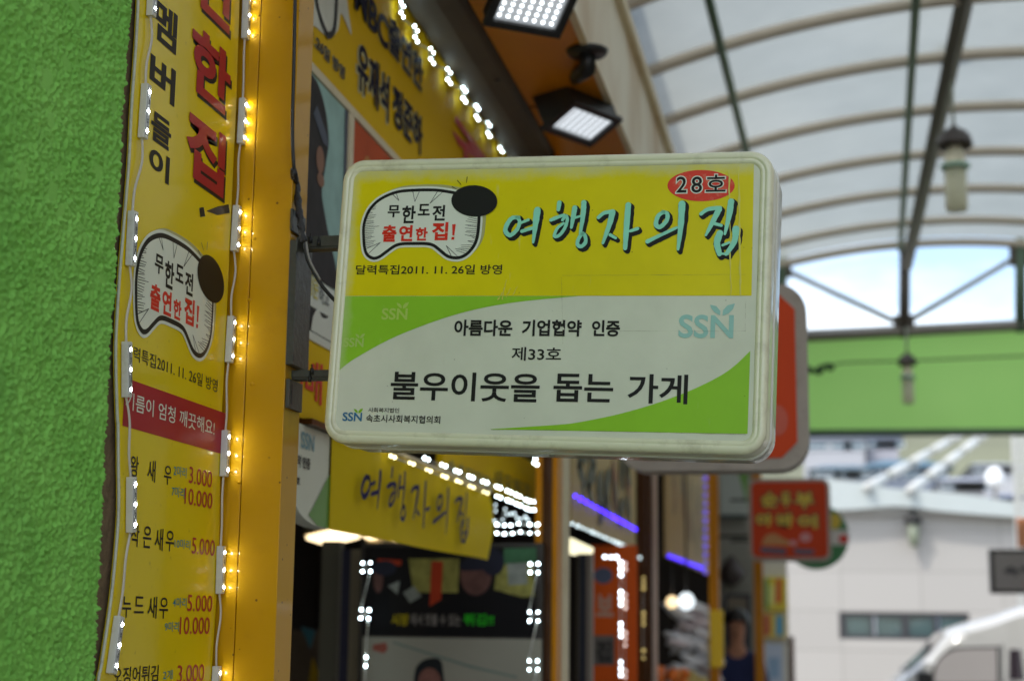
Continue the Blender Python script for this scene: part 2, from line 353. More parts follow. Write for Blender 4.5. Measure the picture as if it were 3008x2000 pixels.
# ================================================================== the bone emblem, in units of its own box (u,v in 0..1)
def zb(x, y): return ((x - 385) / 1160, (1105 - y) / 668)
BONE = [zb(*p) for p in [(390, 800), (402, 715), (436, 630), (490, 562), (560, 510), (660, 466), (760, 445), (900, 438), (1020, 438), (1140, 446), (1310, 478), (1440, 520), (1520, 600), (1538, 700), (1540, 800), (1534, 900), (1508, 985), (1450, 1060), (1385, 1098), (1320, 1104), (1250, 1086), (1180, 1035), (1110, 985), (1040, 966), (900, 963), (790, 966), (720, 986), (640, 1042), (570, 1092), (510, 1104), (450, 1072), (418, 1010), (398, 900)]]
def emblem(parent, u0, v0, u1, v1, z, faded=False):
    W, H = u1 - u0, v1 - v0
    T = lambda p: (u0 + p[0] * W, v0 + p[1] * H)
    path = closed_path(BONE, 4)
    def off(path, d):
        o = []
        n = len(path)
        for i in range(n):
            a, b = Vector(path[i - 1]), Vector(path[(i + 1) % n]); t = Vector(((b.x - a.x) * W, (b.y - a.y) * H)).normalized()
            o.append((path[i][0] * W + u0 - t.y * d, path[i][1] * H + v0 + t.x * d))
        return o
    w = W / 1160
    halo = MB(); halo.sheet(off(path, 34 * w), z + .0003); halo.build('emblem_halo', WHITE, parent)
    sh = MB(); sh.sheet([(p[0] + 40 * w, p[1] + 30 * H / 668) for p in off(path, 24 * w)], z); sh.build('emblem_shadow', mat('emblem_shade', srgb(176, 172, 116), .4, .05), parent)
    outl = MB(); outl.sheet(off(path, 14 * w), z + .0006); 
    o = outl.build('emblem_outline', INK, parent)
    inn = MB(); inn.sheet(off(path, -16 * w), z + .0009); inn.build('emblem_field', WHITE, parent)
    k = MB(); r = random.Random(3); zz = z + .0012
    def line(a, b, wd): k.ribbon([T(zb(*a)), T(zb(*b))], [wd * w, wd * w * .7], zz, sub=2)
    for y in range(600, 1000, 17):                                    # hatching along both ends
        x = 412 + 190 * max(0, (650 - y) / 170) ** 1.5 if y < 650 else 410 + max(0, y - 880) * .2
        line((x, y), (x + r.uniform(50, 100) + (75 if y in (804, 805) else 0), y - 10 + r.uniform(-6, 10)), 5)
    for y in range(735, 1060, 19):
        x = 1528 - max(0, y - 930) ** 1.4 * .12
        line((x, y), (x - r.uniform(40, 130), y - r.uniform(0, 25)), 5)
    for tri in (((665, 480), (730, 540), (700, 472)), ((865, 452), (892, 552), (932, 450)), ((1112, 455), (1045, 572), (1165, 462)), ((435, 1010), (572, 952), (460, 1060)), ((1290, 1085), (1235, 987), (1352, 1090))):
        line(tri[0], tri[1], 6); line(tri[1], tri[2], 6)
    for a, b in (((1255, 412), (1298, 436)), ((1302, 350), (1342, 392)), ((1398, 320), (1394, 375))): line(a, b, 7)
    k.build('emblem_hatching', INK, parent)
    MB().sheet([T(zb(*p)) for p in ellipse(1483, 555, 228, 152, 40, .12)], z + .0015).build('emblem_disc', INK, parent)   # plain disc only
    t = MB()
    def ch(mb, s, x0, y0, x1, y1, bold):
        a, b = T(zb(x0, y1)), T(zb(x1, y0)); put_text(mb, s, a[0], a[1], b[0], b[1], zz, bold)
    for s, x0, y0, x1, y1 in (('무', 625, 585, 748, 705), ('한', 772, 592, 908, 765), ('도', 930, 577, 1050, 690), ('전', 1075, 590, 1202, 742)): ch(t, s, x0, y0, x1, y1, .03)
    t.build('lettering', INK, parent)
    t = MB()
    for s, x0, y0, x1, y1 in (('출', 585, 780, 730, 945), ('연', 755, 783, 892, 940), ('한', 922, 808, 1042, 935), ('집', 1083, 757, 1242, 933)): ch(t, s, x0, y0, x1, y1, .035)
    t.sheet([T(zb(*p)) for p in ((1280, 780), (1315, 778), (1308, 888), (1288, 888))], zz); t.sheet([T(zb(*p)) for p in ((1282, 902), (1310, 902), (1308, 928), (1280, 930))], zz)
    t.build('lettering', RED, parent)

# brush lettering strokes (in the photograph's pixels) -----------------------------------------------------------
def _z1(p): return (940 + .3061 * p[0], 420 + .3061 * p[1])
def _z2(p): return (1640 + .3061 * p[0], 420 + .3061 * p[1])
SYL = (0, 4, 11, 16, 19, 27)     # first stroke of each syllable
BRUSH = []
for f_, pts, ws in [
    (_z1, [(1905, 715), (1840, 722), (1790, 790), (1780, 850), (1825, 885), (1890, 830), (1915, 755), (1890, 712)], [38, 46, 46, 40, 34]),
    (_z1, [(1918, 770), (1998, 738)], [26, 30]), (_z1, [(1935, 848), (2040, 815)], [34, 36]),
    (_z1, [(2085, 645), (2070, 760), (2045, 955)], [70, 62, 22]),
    (_z2, [(10, 572), (0, 640)], [46, 40]), (_z2, [(-72, 740), (-20, 718), (55, 690)], [34, 40, 26]),
    (_z2, [(40, 740), (72, 700), (86, 740), (60, 820), (10, 885), (-38, 895), (-10, 820), (50, 770)], [30, 34, 34, 32, 26]),
    (_z2, [(158, 622), (145, 700), (125, 812)], [52, 48, 26]), (_z2, [(150, 722), (212, 702)], [24, 24]),
    (_z2, [(245, 574), (238, 690), (208, 885)], [54, 50, 24]),
    (_z2, [(236, 868), (196, 915), (184, 975), (222, 992), (262, 950), (254, 885), (226, 872)], [34, 38, 38, 34]),
    (_z2, [(385, 716), (440, 672), (520, 660)], [36, 38, 44]), (_z2, [(520, 665), (492, 780), (428, 960)], [60, 52, 26]),
    (_z2, [(498, 882), (550, 912)], [34, 26]), (_z2, [(672, 596), (656, 800), (642, 1012)], [58, 56, 40]), (_z2, [(690, 846), (762, 822)], [30, 34]),
    (_z2, [(1010, 664), (960, 700), (938, 780), (978, 806), (1040, 745), (1046, 680), (1004, 662)], [36, 44, 42, 34]),
    (_z2, [(856, 946), (980, 886), (1138, 812)], [40, 34, 28]), (_z2, [(1188, 586), (1176, 800), (1150, 1022)], [72, 56, 26]),
    (_z2, [(1370, 682), (1440, 636), (1552, 624)], [36, 38, 44]), (_z2, [(1542, 640), (1482, 760), (1418, 885)], [58, 48, 22]),
    (_z2, [(1498, 774), (1566, 792)], [32, 30]), (_z2, [(1660, 562), (1640, 700), (1600, 875)], [62, 54, 24]),
    (_z2, [(1552, 868), (1524, 960), (1548, 1065)], [66, 62, 50]), (_z2, [(1706, 828), (1690, 950), (1612, 1066)], [66, 56, 36]),
    (_z2, [(1578, 982), (1642, 956)], [26, 24]), (_z2, [(1550, 1062), (1630, 1066)], [22, 22])]:
    BRUSH.append(([f_(p) for p in pts], [w * .3061 for w in ws]))

# ================================================================== the main box sign
QUAD = [(1002, 468), (2268, 439), (2255, 1337), (949, 1299)]
def fit_quad(quad, d0):
    r = [ray(*p) for p in quad]
    A = Matrix((( -r[1].x, r[2].x, -r[3].x), (-r[1].y, r[2].y, -r[3].y), (-r[1].z, r[2].z, -r[3].z)))
    d = A.inverted() @ (-r[0]); d = [1, d[0], d[1], d[2]]
    return [EYE + r[i] * d[i] * d0 for i in range(4)]
_P = fit_quad(QUAD, 2.40)
SIGN = Plane(sum(_P, Vector()) / 4, _P[1] - _P[0] + _P[2] - _P[3], _P[0] - _P[3] + _P[1] - _P[2])
SW = ((_P[1] - _P[0]).length + (_P[2] - _P[3]).length) / 4; SH = ((_P[0] - _P[3]).length + (_P[1] - _P[2]).length) / 4
SD = .135
def sign_print(name, colA, fade, W, H, edge=.03, amt=.9):
    """printed film: faded towards its edges, streaked and speckled with dust"""
    m = bpy.data.materials.new(name); m.use_nodes = True; n, l = nodes_of(m); p = n['Principled BSDF']; p.inputs['Roughness'].default_value = .3; p.inputs['Coat Weight'].default_value = .04; p.inputs['Specular IOR Level'].default_value = .22
    tc = n.new('ShaderNodeTexCoord'); sx = n.new('ShaderNodeSeparateXYZ'); l.new(tc.outputs['Object'], sx.inputs[0])
    def math_(op, a, b=None, c=None):
        k = n.new('ShaderNodeMath'); k.operation = op
        for i, v in enumerate((a, b, c)):
            if v is None: continue
            if isinstance(v, (int, float)): k.inputs[i].default_value = v
            else: l.new(v, k.inputs[i])
        return k.outputs[0]
    def noise_(sc, det=5, rough=.6, vec=None):
        k = n.new('ShaderNodeTexNoise'); k.inputs['Scale'].default_value = sc; k.inputs['Detail'].default_value = det; k.inputs['Roughness'].default_value = rough
        l.new(vec or tc.outputs['Object'], k.inputs['Vector']); return k.outputs['Fac']
    dl = math_('SUBTRACT', sx.outputs[0], W[0]); dt = math_('SUBTRACT', H[1], sx.outputs[1])
    e = math_('MINIMUM', math_('MULTIPLY', dl, 1.15), dt)
    e = math_('ADD', e, math_('MULTIPLY', math_('SUBTRACT', noise_(26, 8, .75), .5), edge * 1.5))
    fac = math_('MULTIPLY', math_('SUBTRACT', 1, math_('SMOOTH_MIN', math_('MAXIMUM', math_('DIVIDE', e, edge), 0), 1, .15)), amt)
    mp = n.new('ShaderNodeMapping'); mp.inputs['Scale'].default_value = (1, .16, 1); l.new(tc.outputs['Object'], mp.inputs[0])
    drip = n.new('ShaderNodeValToRGB'); drip.color_ramp.elements[0].position = .70; drip.color_ramp.elements[1].position = .80; drip.color_ramp.elements[1].color = (.4,) * 3 + (1,)
    l.new(noise_(120, 3, .5, mp.outputs[0]), drip.inputs[0])
    fac = math_('MAXIMUM', fac, math_('MULTIPLY', drip.outputs[0], .55))
    c1 = n.new('ShaderNodeMixRGB'); c1.inputs[1].default_value = (*colA, 1); c1.inputs[2].default_value = (*fade, 1); l.new(fac, c1.inputs[0])
    v = n.new('ShaderNodeTexVoronoi'); v.inputs['Scale'].default_value = 62; l.new(tc.outputs['Object'], v.inputs['Vector'])
    spk = n.new('ShaderNodeValToRGB'); spk.color_ramp.elements[0].position = .04; spk.color_ramp.elements[0].color = (.75,) * 3 + (1,); spk.color_ramp.elements[1].position = .075; spk.color_ramp.elements[1].color = (0, 0, 0, 1)
    l.new(v.outputs['Distance'], spk.inputs[0])
    dustm = n.new('ShaderNodeValToRGB'); dustm.color_ramp.elements[0].position = .54; dustm.color_ramp.elements[1].position = .6; l.new(noise_(19, 2), dustm.inputs[0])
    c2 = n.new('ShaderNodeMixRGB'); c2.inputs[2].default_value = (.08, .05, .02, 1); l.new(c1.outputs[0], c2.inputs[1]); l.new(math_('MULTIPLY', spk.outputs[0], dustm.outputs[0]), c2.inputs[0])
    c3 = n.new('ShaderNodeMixRGB'); c3.blend_type = 'MULTIPLY'; c3.inputs[0].default_value = 1
    g = n.new('ShaderNodeValToRGB'); g.color_ramp.elements[0].color = (.86, .86, .85, 1); g.color_ramp.elements[0].position = .3; g.color_ramp.elements[1].position = .7
    l.new(noise_(7, 7), g.inputs[0]); l.new(c2.outputs[0], c3.inputs[1]); l.new(g.outputs[0], c3.inputs[2])
    l.new(c3.outputs[0], p.inputs['Base Color'])
    return m
def leaf_pair(mb, x0, y0, x1, y1, f):
    g = lambda a, b: f(x0 + a * (x1 - x0), y0 + b * (y1 - y0))
    mb(([g(0, .10), g(.25, .22), g(.42, .62), g(.40, .98), g(.18, .72), g(.05, .40)]))
    mb(([g(.50, 1.0), g(.52, .55), g(.70, .16), g(1, 0), g(.92, .45), g(.74, .82)]))
def build_sign():
    t = thing('projecting_sign', 'large yellow, white and green box sign lettered in Korean, jutting from the amber pillar', 'sign', SIGN.M)
    shell = mat('ivory_plastic', srgb(226, 224, 194), .25, .05, 4, coat=.35, dirt=srgb(120, 108, 74), dirt_amt=.45, dscale=17)
    rimm = mat('dusty_rim', srgb(176, 174, 156), .3, .15, 20, coat=.3, dirt=srgb(60, 48, 30), dirt_amt=.8, dscale=45)
    def loft(prof, R, cap=None, n=10):
        mb = MB(); rings = []
        for i, h in prof:
            r = max(R - i, .004); rings.append([(x, y, h) for x, y in rrect(-SW + i, -SH + i, SW - i, SH - i, r, n)])
        k = len(rings[0]); vs = [p for r_ in rings for p in r_]; fs = []
        for a in range(len(rings) - 1):
            for b in range(k): fs.append((a * k + b, a * k + (b + 1) % k, (a + 1) * k + (b + 1) % k, (a + 1) * k + b))
        if cap: fs.append(tuple(range((len(rings) - 1) * k, len(rings) * k)))
        mb.add(vs, fs, True); return mb
    R = .034
    prof = [(.0, -.052), (.0, -.010), (.0006, -.0062), (.0022, -.0032), (.0048, -.0012), (.0078, -.0004), (.0108, -.0006), (.0117, -.0016), (.0124, -.0016), (.0132, -.0010), (.0160, -.0012), (.0180, -.0022), (.0192, -.0042)]
    fr = loft(prof, R).build('front_cover', shell, t)
    face = MB(); face.sheet(rrect(-SW + .0185, -SH + .0185, SW - .0185, SH - .0185, .016), -.0040)
    white = sign_print('faded_white_face', srgb(222, 224, 204), srgb(205, 208, 186), (-SW, SW), (-SH, SH), .02, .6)
    face.build('face', white, t)
    loft([(.0, -.0525), (-.0022, -.054), (-.0024, -.058), (-.0006, -.0605), (.001, -.061)], R).build('rim', mat('clear_lip', srgb(222, 224, 214), .06, .05, 5, coat=1), t)
    b = loft([(.003, -.0605), (.0030, -.072), (.0008, -.074), (.0, -.080), (.0, -.122), (.003, -.130), (.010, -SD), ], R, cap=True)
    b.build('back_cover', rimm, t)
    z = -.0036; f = lambda x, y: SIGN.at(x, y)
    # yellow film
    yl = [(1022, 489), (2214, 476), (2207, 867), (1010, 868)]; q = [f(*p) for p in yl]
    ymat = sign_print('faded_yellow_film', srgb(232, 216, 16), srgb(212, 212, 168), (q[0][0], q[1][0]), (q[3][1], q[0][1]), .026, .95)
    MB().sheet(q, z).build('yellow_film', ymat, t)
    gmat = sign_print('faded_green_film', srgb(150, 206, 50), srgb(188, 206, 142), (q[3][0] - .004, q[1][0]), (-SH, q[3][1] + .05), .022, .8)
    arc = smooth_path([(992, 1089), (1040, 1052), (1165, 985), (1338, 922), (1500, 888), (1700, 868)], 6)
    g = MB(); g.sheet([f(*p) for p in [(1010, 869)] + arc[::-1] + [(990, 1060)]], z)
    arc2 = smooth_path([(1440, 1259), (1640, 1246), (1709, 1237), (1812, 1216), (1915, 1187), (2019, 1149), (2105, 1108), (2157, 1073), (2203, 1029)], 5)
    g.sheet([f(*p) for p in [(1440, 1260)] + arc2 + [(2195, 1273)]], z); g.build('green_film', gmat, t)
    z += .0004
    # texts
    ink = None
    def tx(mb, s, x0, yt, yb, x1, yt1, yb1, bold, zz=z):   # box given by left and right edges
        a = f(x0, yb); b = f(x1, yt1); c = f(x0, yt); d = f(x1, yb1)
        w = mb if mb is not None else MB(); put_text(w, s, a[0], (a[1] + d[1]) / 2, b[0], (b[1] + c[1]) / 2, zz, bold)
        if mb is None: w.build('lettering', INK, t)
    tx(ink, '달력특집2011. 11. 26일 방영', 1042, 779, 806, 1474, 774, 804, .014)
    tx(ink, '아름다운', 1331, 938, 986, 1505, 938, 986, .03); tx(ink, '기업협약', 1530, 938, 986, 1708, 938, 987, .03); tx(ink, '인증', 1736, 939, 987, 1821, 939, 987, .03)
    tx(ink, '제33호', 1500, 1018, 1058, 1648, 1019, 1059, .012)
    tx(ink, '불우이웃을', 1142, 1091, 1176, 1586, 1094, 1178, .018); tx(ink, '돕는', 1622, 1096, 1180, 1802, 1098, 1180, .018); tx(ink, '가게', 1841, 1097, 1184, 2021, 1099, 1185, .018)
    tx(ink, '사회복지법인', 1079, 1196, 1210, 1171, 1197, 1211, .012); tx(ink, '속초시사회복지협의회', 1072, 1217, 1240, 1292, 1219, 1242, .014)
    for (x0, yt, x1, yb, lx0, lyt, lx1, lyb, cm, lm) in (
        (1003, 1210, 1062, 1236, 1037, 1198, 1064, 1213, mat('blue_print', srgb(28, 104, 150), .4, .05), GREEN),
        (1118, 904, 1196, 938, 1163, 886, 1199, 906, mat('pale_green_print', srgb(176, 206, 92), .4, .05), None),
        (1006, 991, 1067, 1018, 1042, 978, 1070, 993, mat('pale_green_worn_print', srgb(170, 200, 100), .4, .05), None),
        (1991, 923, 2155, 992, 2085, 890, 2158, 926, mat('pale_teal_print', srgb(148, 196, 186), .4, .08), None)):
        mb = MB(); tx(mb, 'SSN', x0, yt, yb, x1, yt, yb, .022)
        lf = MB() if lm else mb
        leaf_pair(lambda pts: lf.sheet(pts, z), lx0, lyt, lx1, lyb, f)
        mb.build('logo', cm, t)
        if lm: lf.build('leaf_mark', lm, t)
    # 28 in its red oval
    ov = MB(); ov.sheet([f(1640 + .3061 * x, 420 + .3061 * y) for x, y in ellipse(1367, 405, 323, 150, 48)], z)
    ov.build('number_oval', mat('red_oval_print', srgb(222, 46, 12), .45, .08, 50, dirt=srgb(226, 190, 150), dirt_amt=.5, dscale=60), t)
    hal = MB(); num = MB()
    for s, x0, y0, x1, y1 in (('2', 1128, 318, 1232, 474), ('8', 1272, 318, 1380, 474), ('호', 1412, 298, 1608, 466)):
        a, b = f(1640 + .3061 * x0, 420 + .3061 * y1), f(1640 + .3061 * x1, 420 + .3061 * y0)
        d = .0016; put_text(hal, s, a[0] - d, a[1] - d, b[0] + d, b[1] + d, z + .0003, .055 if s != '호' else .04)
        put_text(num, s, a[0], a[1], b[0], b[1], z + .0006, .012)
    hal.build('number_outline', WHITE, t); num.build('lettering', INK, t)
    # brush lettering
    rnd = random.Random(2); mint = mat('mint_print', srgb(148, 224, 198), .4, .16, 16, spec=.25); sh = MB(); fg = MB(); k = (f(1400, 700)[0] - f(1300, 700)[0]) / 100
    for i, (pts, ws) in enumerate(BRUSH):
        A = [f(x + 5.5, y + 6.5) for x, y in pts]; B = [f(x - 1, y - 1) for x, y in pts]
        sh.ribbon(A, [(w + 4.5) * k for w in ws], z + .00002 * i, .10, rnd)
        A2 = [f(x + 2, y + 2.5) for x, y in pts]; sh.ribbon(A2, [(w + 4.5) * k for w in ws], z + .00002 * i + .00001, .10, rnd)
        fg.ribbon(B, [w * .92 * k for w in ws], z + .0008 + .00002 * i, .07, rnd)
        if i + 1 in SYL: sh.build('brush_lettering_shadow', INK, t); fg.build('brush_lettering', mint, t); sh, fg = MB(), MB()
    e0 = f(940 + .3061 * 385, 420 + .3061 * 1105); e1 = f(940 + .3061 * 1545, 420 + .3061 * 437)
    emblem(t, e0[0], e0[1], e1[0], e1[1], z)
    # grime lines and scuffs in the moulding
    r = random.Random(8); gm = mat('grime', (.20, .17, .09), .8, .5)
    def hl(x0, y0, x1, y1, w):
        n_ = 26; pts = []; gr = MB()
        for i in range(n_ + 1):
            a = f(x0 + (x1 - x0) * i / n_, y0 + (y1 - y0) * i / n_); pts.append((a[0], a[1] + r.uniform(-.0002, .0002)))
        gr.ribbon(pts, [w * .62 * r.uniform(.1, 1.3) for _ in range(14)], z + .0002, .5, r, sub=2); gr.build('grime_line', gm, t)
    hl(1050, 501, 1330, 492, .0005); hl(1330, 489, 2140, 477, .0008); hl(1000, 870, 992, 1080, .0004); hl(1440, 1261, 1700, 1262, .0005)
    hl(1700, 1263, 2190, 1275, .0005); hl(1650, 808, 2190, 805, .0005); hl(1648, 812, 1652, 1010, .0004); hl(1820, 971, 2190, 971, .0003); hl(2190, 880, 2188, 972, .0003)
    bs = mat('bleached_scuff', srgb(216, 208, 92), .5, .1)
    for x, y0, y1, w in ((2144, 500, 866, .0022), (2172, 490, 866, .0028), (1480, 820, 878, .0014), (1492, 845, 872, .0012), (1468, 858, 880, .0014), (1512, 840, 866, .001)):
        wh = MB(); pts = []; n_ = 14
        for i in range(n_ + 1):
            a = f(x + (14 if x < 1600 else 6) * (.5 - i / n_) * (1 if x < 1600 else -1), y0 + (y1 - y0) * i / n_); pts.append((a[0] + r.uniform(-.0006, .0006), a[1]))
        wh.ribbon(pts, [w * r.uniform(.35, 1.3) for _ in range(12)], z + .0009, .5, r, sub=2); wh.build('drip_scuff', bs, t)
    sc = MB(); a = f(1587, 1322); sc.lathe([(0.0, -.006), (.0045, -.006), (.0045, 0), (0, 0)], 12, (a[0], -SH + .0, -.066)); sc.build('screw', STEEL, t)
    return t
build_sign()

# ================================================================== amber pillars and the sign's bracket
PX = -.808
PY = 2.262
def speck(m, scale, size, col):
    n, l = nodes_of(m); p = n['Principled BSDF']; src = p.inputs['Base Color'].links[0].from_socket
    tc = n.new('ShaderNodeTexCoord'); v = n.new('ShaderNodeTexVoronoi'); v.inputs['Scale'].default_value = scale; l.new(tc.outputs['Object'], v.inputs['Vector'])
    r = n.new('ShaderNodeValToRGB'); r.color_ramp.elements[0].position = size; r.color_ramp.elements[0].color = (.9, .9, .9, 1); r.color_ramp.elements[1].position = size * 1.5; r.color_ramp.elements[1].color = (0, 0, 0, 1)
    z = n.new('ShaderNodeTexNoise'); z.inputs['Scale'].default_value = scale * .3; l.new(tc.outputs['Object'], z.inputs['Vector'])
    k = n.new('ShaderNodeValToRGB'); k.color_ramp.elements[0].position = .52; k.color_ramp.elements[1].position = .56; l.new(z.outputs['Fac'], k.inputs[0])
    mu = n.new('ShaderNodeMath'); mu.operation = 'MULTIPLY'; l.new(v.outputs['Distance'], r.inputs[0]); l.new(r.outputs[0], mu.inputs[0]); l.new(k.outputs[0], mu.inputs[1])
    x = n.new('ShaderNodeMixRGB'); x.inputs[2].default_value = (*col, 1); l.new(mu.outputs[0], x.inputs[0]); l.new(src, x.inputs[1]); l.new(x.outputs[0], p.inputs['Base Color'])
speck(PILLAR, 48, .075, srgb(92, 58, 14))
def build_pillars():
    t = thing('pillar', 'glossy amber square pillar carrying the main box sign, first of the row', 'pillar', (-.86, 2.30, 0), 'amber pillars along the shop fronts')
    inv = Matrix.Translation((.86, -2.30, 0))
    y0, y1 = PY, 2.335
    sx = ony(726, 1000, y0).x
    def bx(a, b, bev): 
        return MB().box(inv @ Vector(a), inv @ Vector(b), bev)
    bx((-.925, y0 + .0006, 0), (sx - .0008, y1, 3.05), .0008).build('inner_tube', PILLAR, t)
    bx((sx + .0008, y0, 0), (PX, y1, 3.05), .0012).build('outer_tube', PILLAR, t)
    bx((sx - .0008, y0 + .006, 0), (sx + .0008, y1 - .004, 3.05), 0).build('seam', mat('seam_grime', srgb(90, 52, 10), .6, .3), t)
    w = MB(); r = random.Random(5)
    for px, py in ((741, 1128), (703, 1415), (734, 880), (746, 702)):     # weld beads on the seam
        q = inv @ ony(px, py, y0); bm = bmesh.new(); bmesh.ops.create_icosphere(bm, subdivisions=2, radius=.0028); w.bm(bm, Matrix.Translation(q) @ Matrix.Diagonal((1.4, .7, 1, 1)), True)
    w.build('weld_bead', PILLAR, t)
    for i, (px, X, lab) in enumerate(((1650, -.785, 'second amber pillar, right of the gift shop poster, with a cream edge'), (1921, -.785, 'third pillar, dark brown and amber, beside the pale pink door jamb'), (2113, -.60, 'fourth pillar, narrow amber post with its sunlit lower part painted bright yellow'), (2242, -.46, 'farthest thin amber post below the orange square sign'))):
        y = onx(px, 1700, X).y; wd = (.075, .075, .07, .06)[i]
        t2 = thing('pillar', lab, 'pillar', (X, y, 0), 'amber pillars along the shop fronts')
        xa = ony((1592, 1872, 2082, 2214)[i], 1700, y - wd).x - X
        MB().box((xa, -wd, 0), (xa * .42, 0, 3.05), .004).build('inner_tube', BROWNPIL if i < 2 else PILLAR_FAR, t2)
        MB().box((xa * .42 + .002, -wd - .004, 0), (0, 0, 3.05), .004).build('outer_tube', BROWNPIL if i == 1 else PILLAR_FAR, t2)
        if i == 0: MB().box((xa - .022, -wd - .003, 0), (xa - .001, -.002, 3.05), .003).build('edge_tube', PILLAR_FAR, t2)
        if i in (0, 1):
            MB().box((.001, -.01, 0), (.004, .12, 3.0)).build('edge_trim', CREAM if i == 0 else mat('pink_jamb', srgb(196, 158, 140), .5, .1), t2)
        if i == 2:
            a = ony(2084, 1790, y - .1); b = ony(2126, 1960, y - .1)
            MB().box((a.x - X, -.1, b.z), (b.x - X, -.075, a.z), .004).build('sunlit_strip', mat('sunlit_strip', srgb(250, 205, 10), .35, .04), t2)  # sunlight on the lower post, put in as a bright yellow strip
    # bracket on the side of the first pillar
    br = thing('sign_bracket', 'blackened perforated steel bracket bolted to the amber pillar behind the sign', 'bracket', (PX, 2.30, 0))
    bi = Matrix.Translation((-PX, -2.30, 0)); Pp = facade(PX + .004)
    def pl(x0, y0_, x1, y1_, th, bev=.0008, name='plate', m=OLIVE):
        a = onx(x0, y0_, PX + .001); b = onx(x1, y1_, PX + .001)
        return MB().box(bi @ Vector((PX + .001, a.y, a.z)), bi @ Vector((PX + .001 + th, b.y, b.z)), bev).build(name, m, br)
    pl(852, 705, 884, 1092, .012); pl(853, 612, 890, 705, .004); pl(840, 1112, 876, 1212, .006)
    for px, py in ((872, 749), (868, 898), (862, 1050), (861, 668), (858, 1138)):
        q = bi @ onx(px, py, PX + .0135 if 700 < py < 1100 else PX + .0075); hol = MB(); hol.add([(q.x, q.y + .0042 * math.cos(a * PI / 6), q.z + .006 * math.sin(a * PI / 6)) for a in range(12)], [tuple(range(12))]); hol.build('bolt_hole', BLACK, br)
    sl = onx(858, 1165, PX + .0075); sl = bi @ sl
    MB().box((sl.x - .001, sl.y - .003, sl.z - .012), (sl.x + .0003, sl.y + .003, sl.z + .012)).build('slot', BLACK, br)
    for py, h in ((702, .018), (1100, .012)):
        a = onx(880, py, PX + .005); zt = a.z
        MB().box(bi @ Vector((PX + .002, 2.286, zt - h)), bi @ Vector((-.66, 2.310, zt - h + .003)), .0006).build('arm', OLIVE, br)
        MB().box(bi @ Vector((PX + .002, 2.284, zt - h + .003)), bi @ Vector((-.66, 2.287, zt + .002)), .0006).build('arm', OLIVE, br)
    bo = MB()
    for py, px in ((708, 912), (716, 936), (1116, 910), (1093, 916)):
        q = bi @ ony(px, py, 2.282); bo.lathe([(0, -.003), (.003, -.003), (.003, .006), (.0012, .006), (.0012, .012), (0, .012)], 8, q)
    bo.build('bolt', BLACK, br)
    # the cable that feeds the sign
    cable = smooth_path([onx(868, -60, PX + .004), onx(863, 200, PX + .004), onx(859, 380, PX + .004), onx(864, 500, PX + .006), ony(872, 545, 2.283), ony(878, 600, 2.272), ony(884, 650, 2.262), ony(893, 705, 2.26), ony(903, 760, 2.262), ony(925, 805, 2.265), ony(948, 842, 2.27), ony(985, 885, 2.28)], 6)
    cb = thing('power_cable', 'black taped power cable running down the pillar into the box sign', 'cable', cable[0])
    ci = Matrix.Translation(-Vector(cable[0]))
    MB().tube([ci @ Vector(p) for p in cable], .0030).build('cable', BLACK, cb)
    tp = MB(); rr = random.Random(6)
    k0 = [i for i, p in enumerate(cable)][18:44]
    for s in range(2):
        tp.tube([ci @ (Vector(cable[i]) + Vector((.002 * math.sin(i * .7 + s * 3), -.003, .001 * s))) for i in k0], [.0035 + .0016 * abs(math.sin(i * 1.3 + s)) for i in range(len(k0))])
    tp.build('insulating_tape', mat('black_tape', (.015, .015, .017), .35, .3, bump=.6, bscale=300), cb)
    MB().tube([ci @ (Vector(p) + Vector((.004, -.003, 0))) for p in cable[38:58]], .0016).build('cable', mat('grey_wire', srgb(150, 146, 140), .4, .1), cb)
build_pillars()

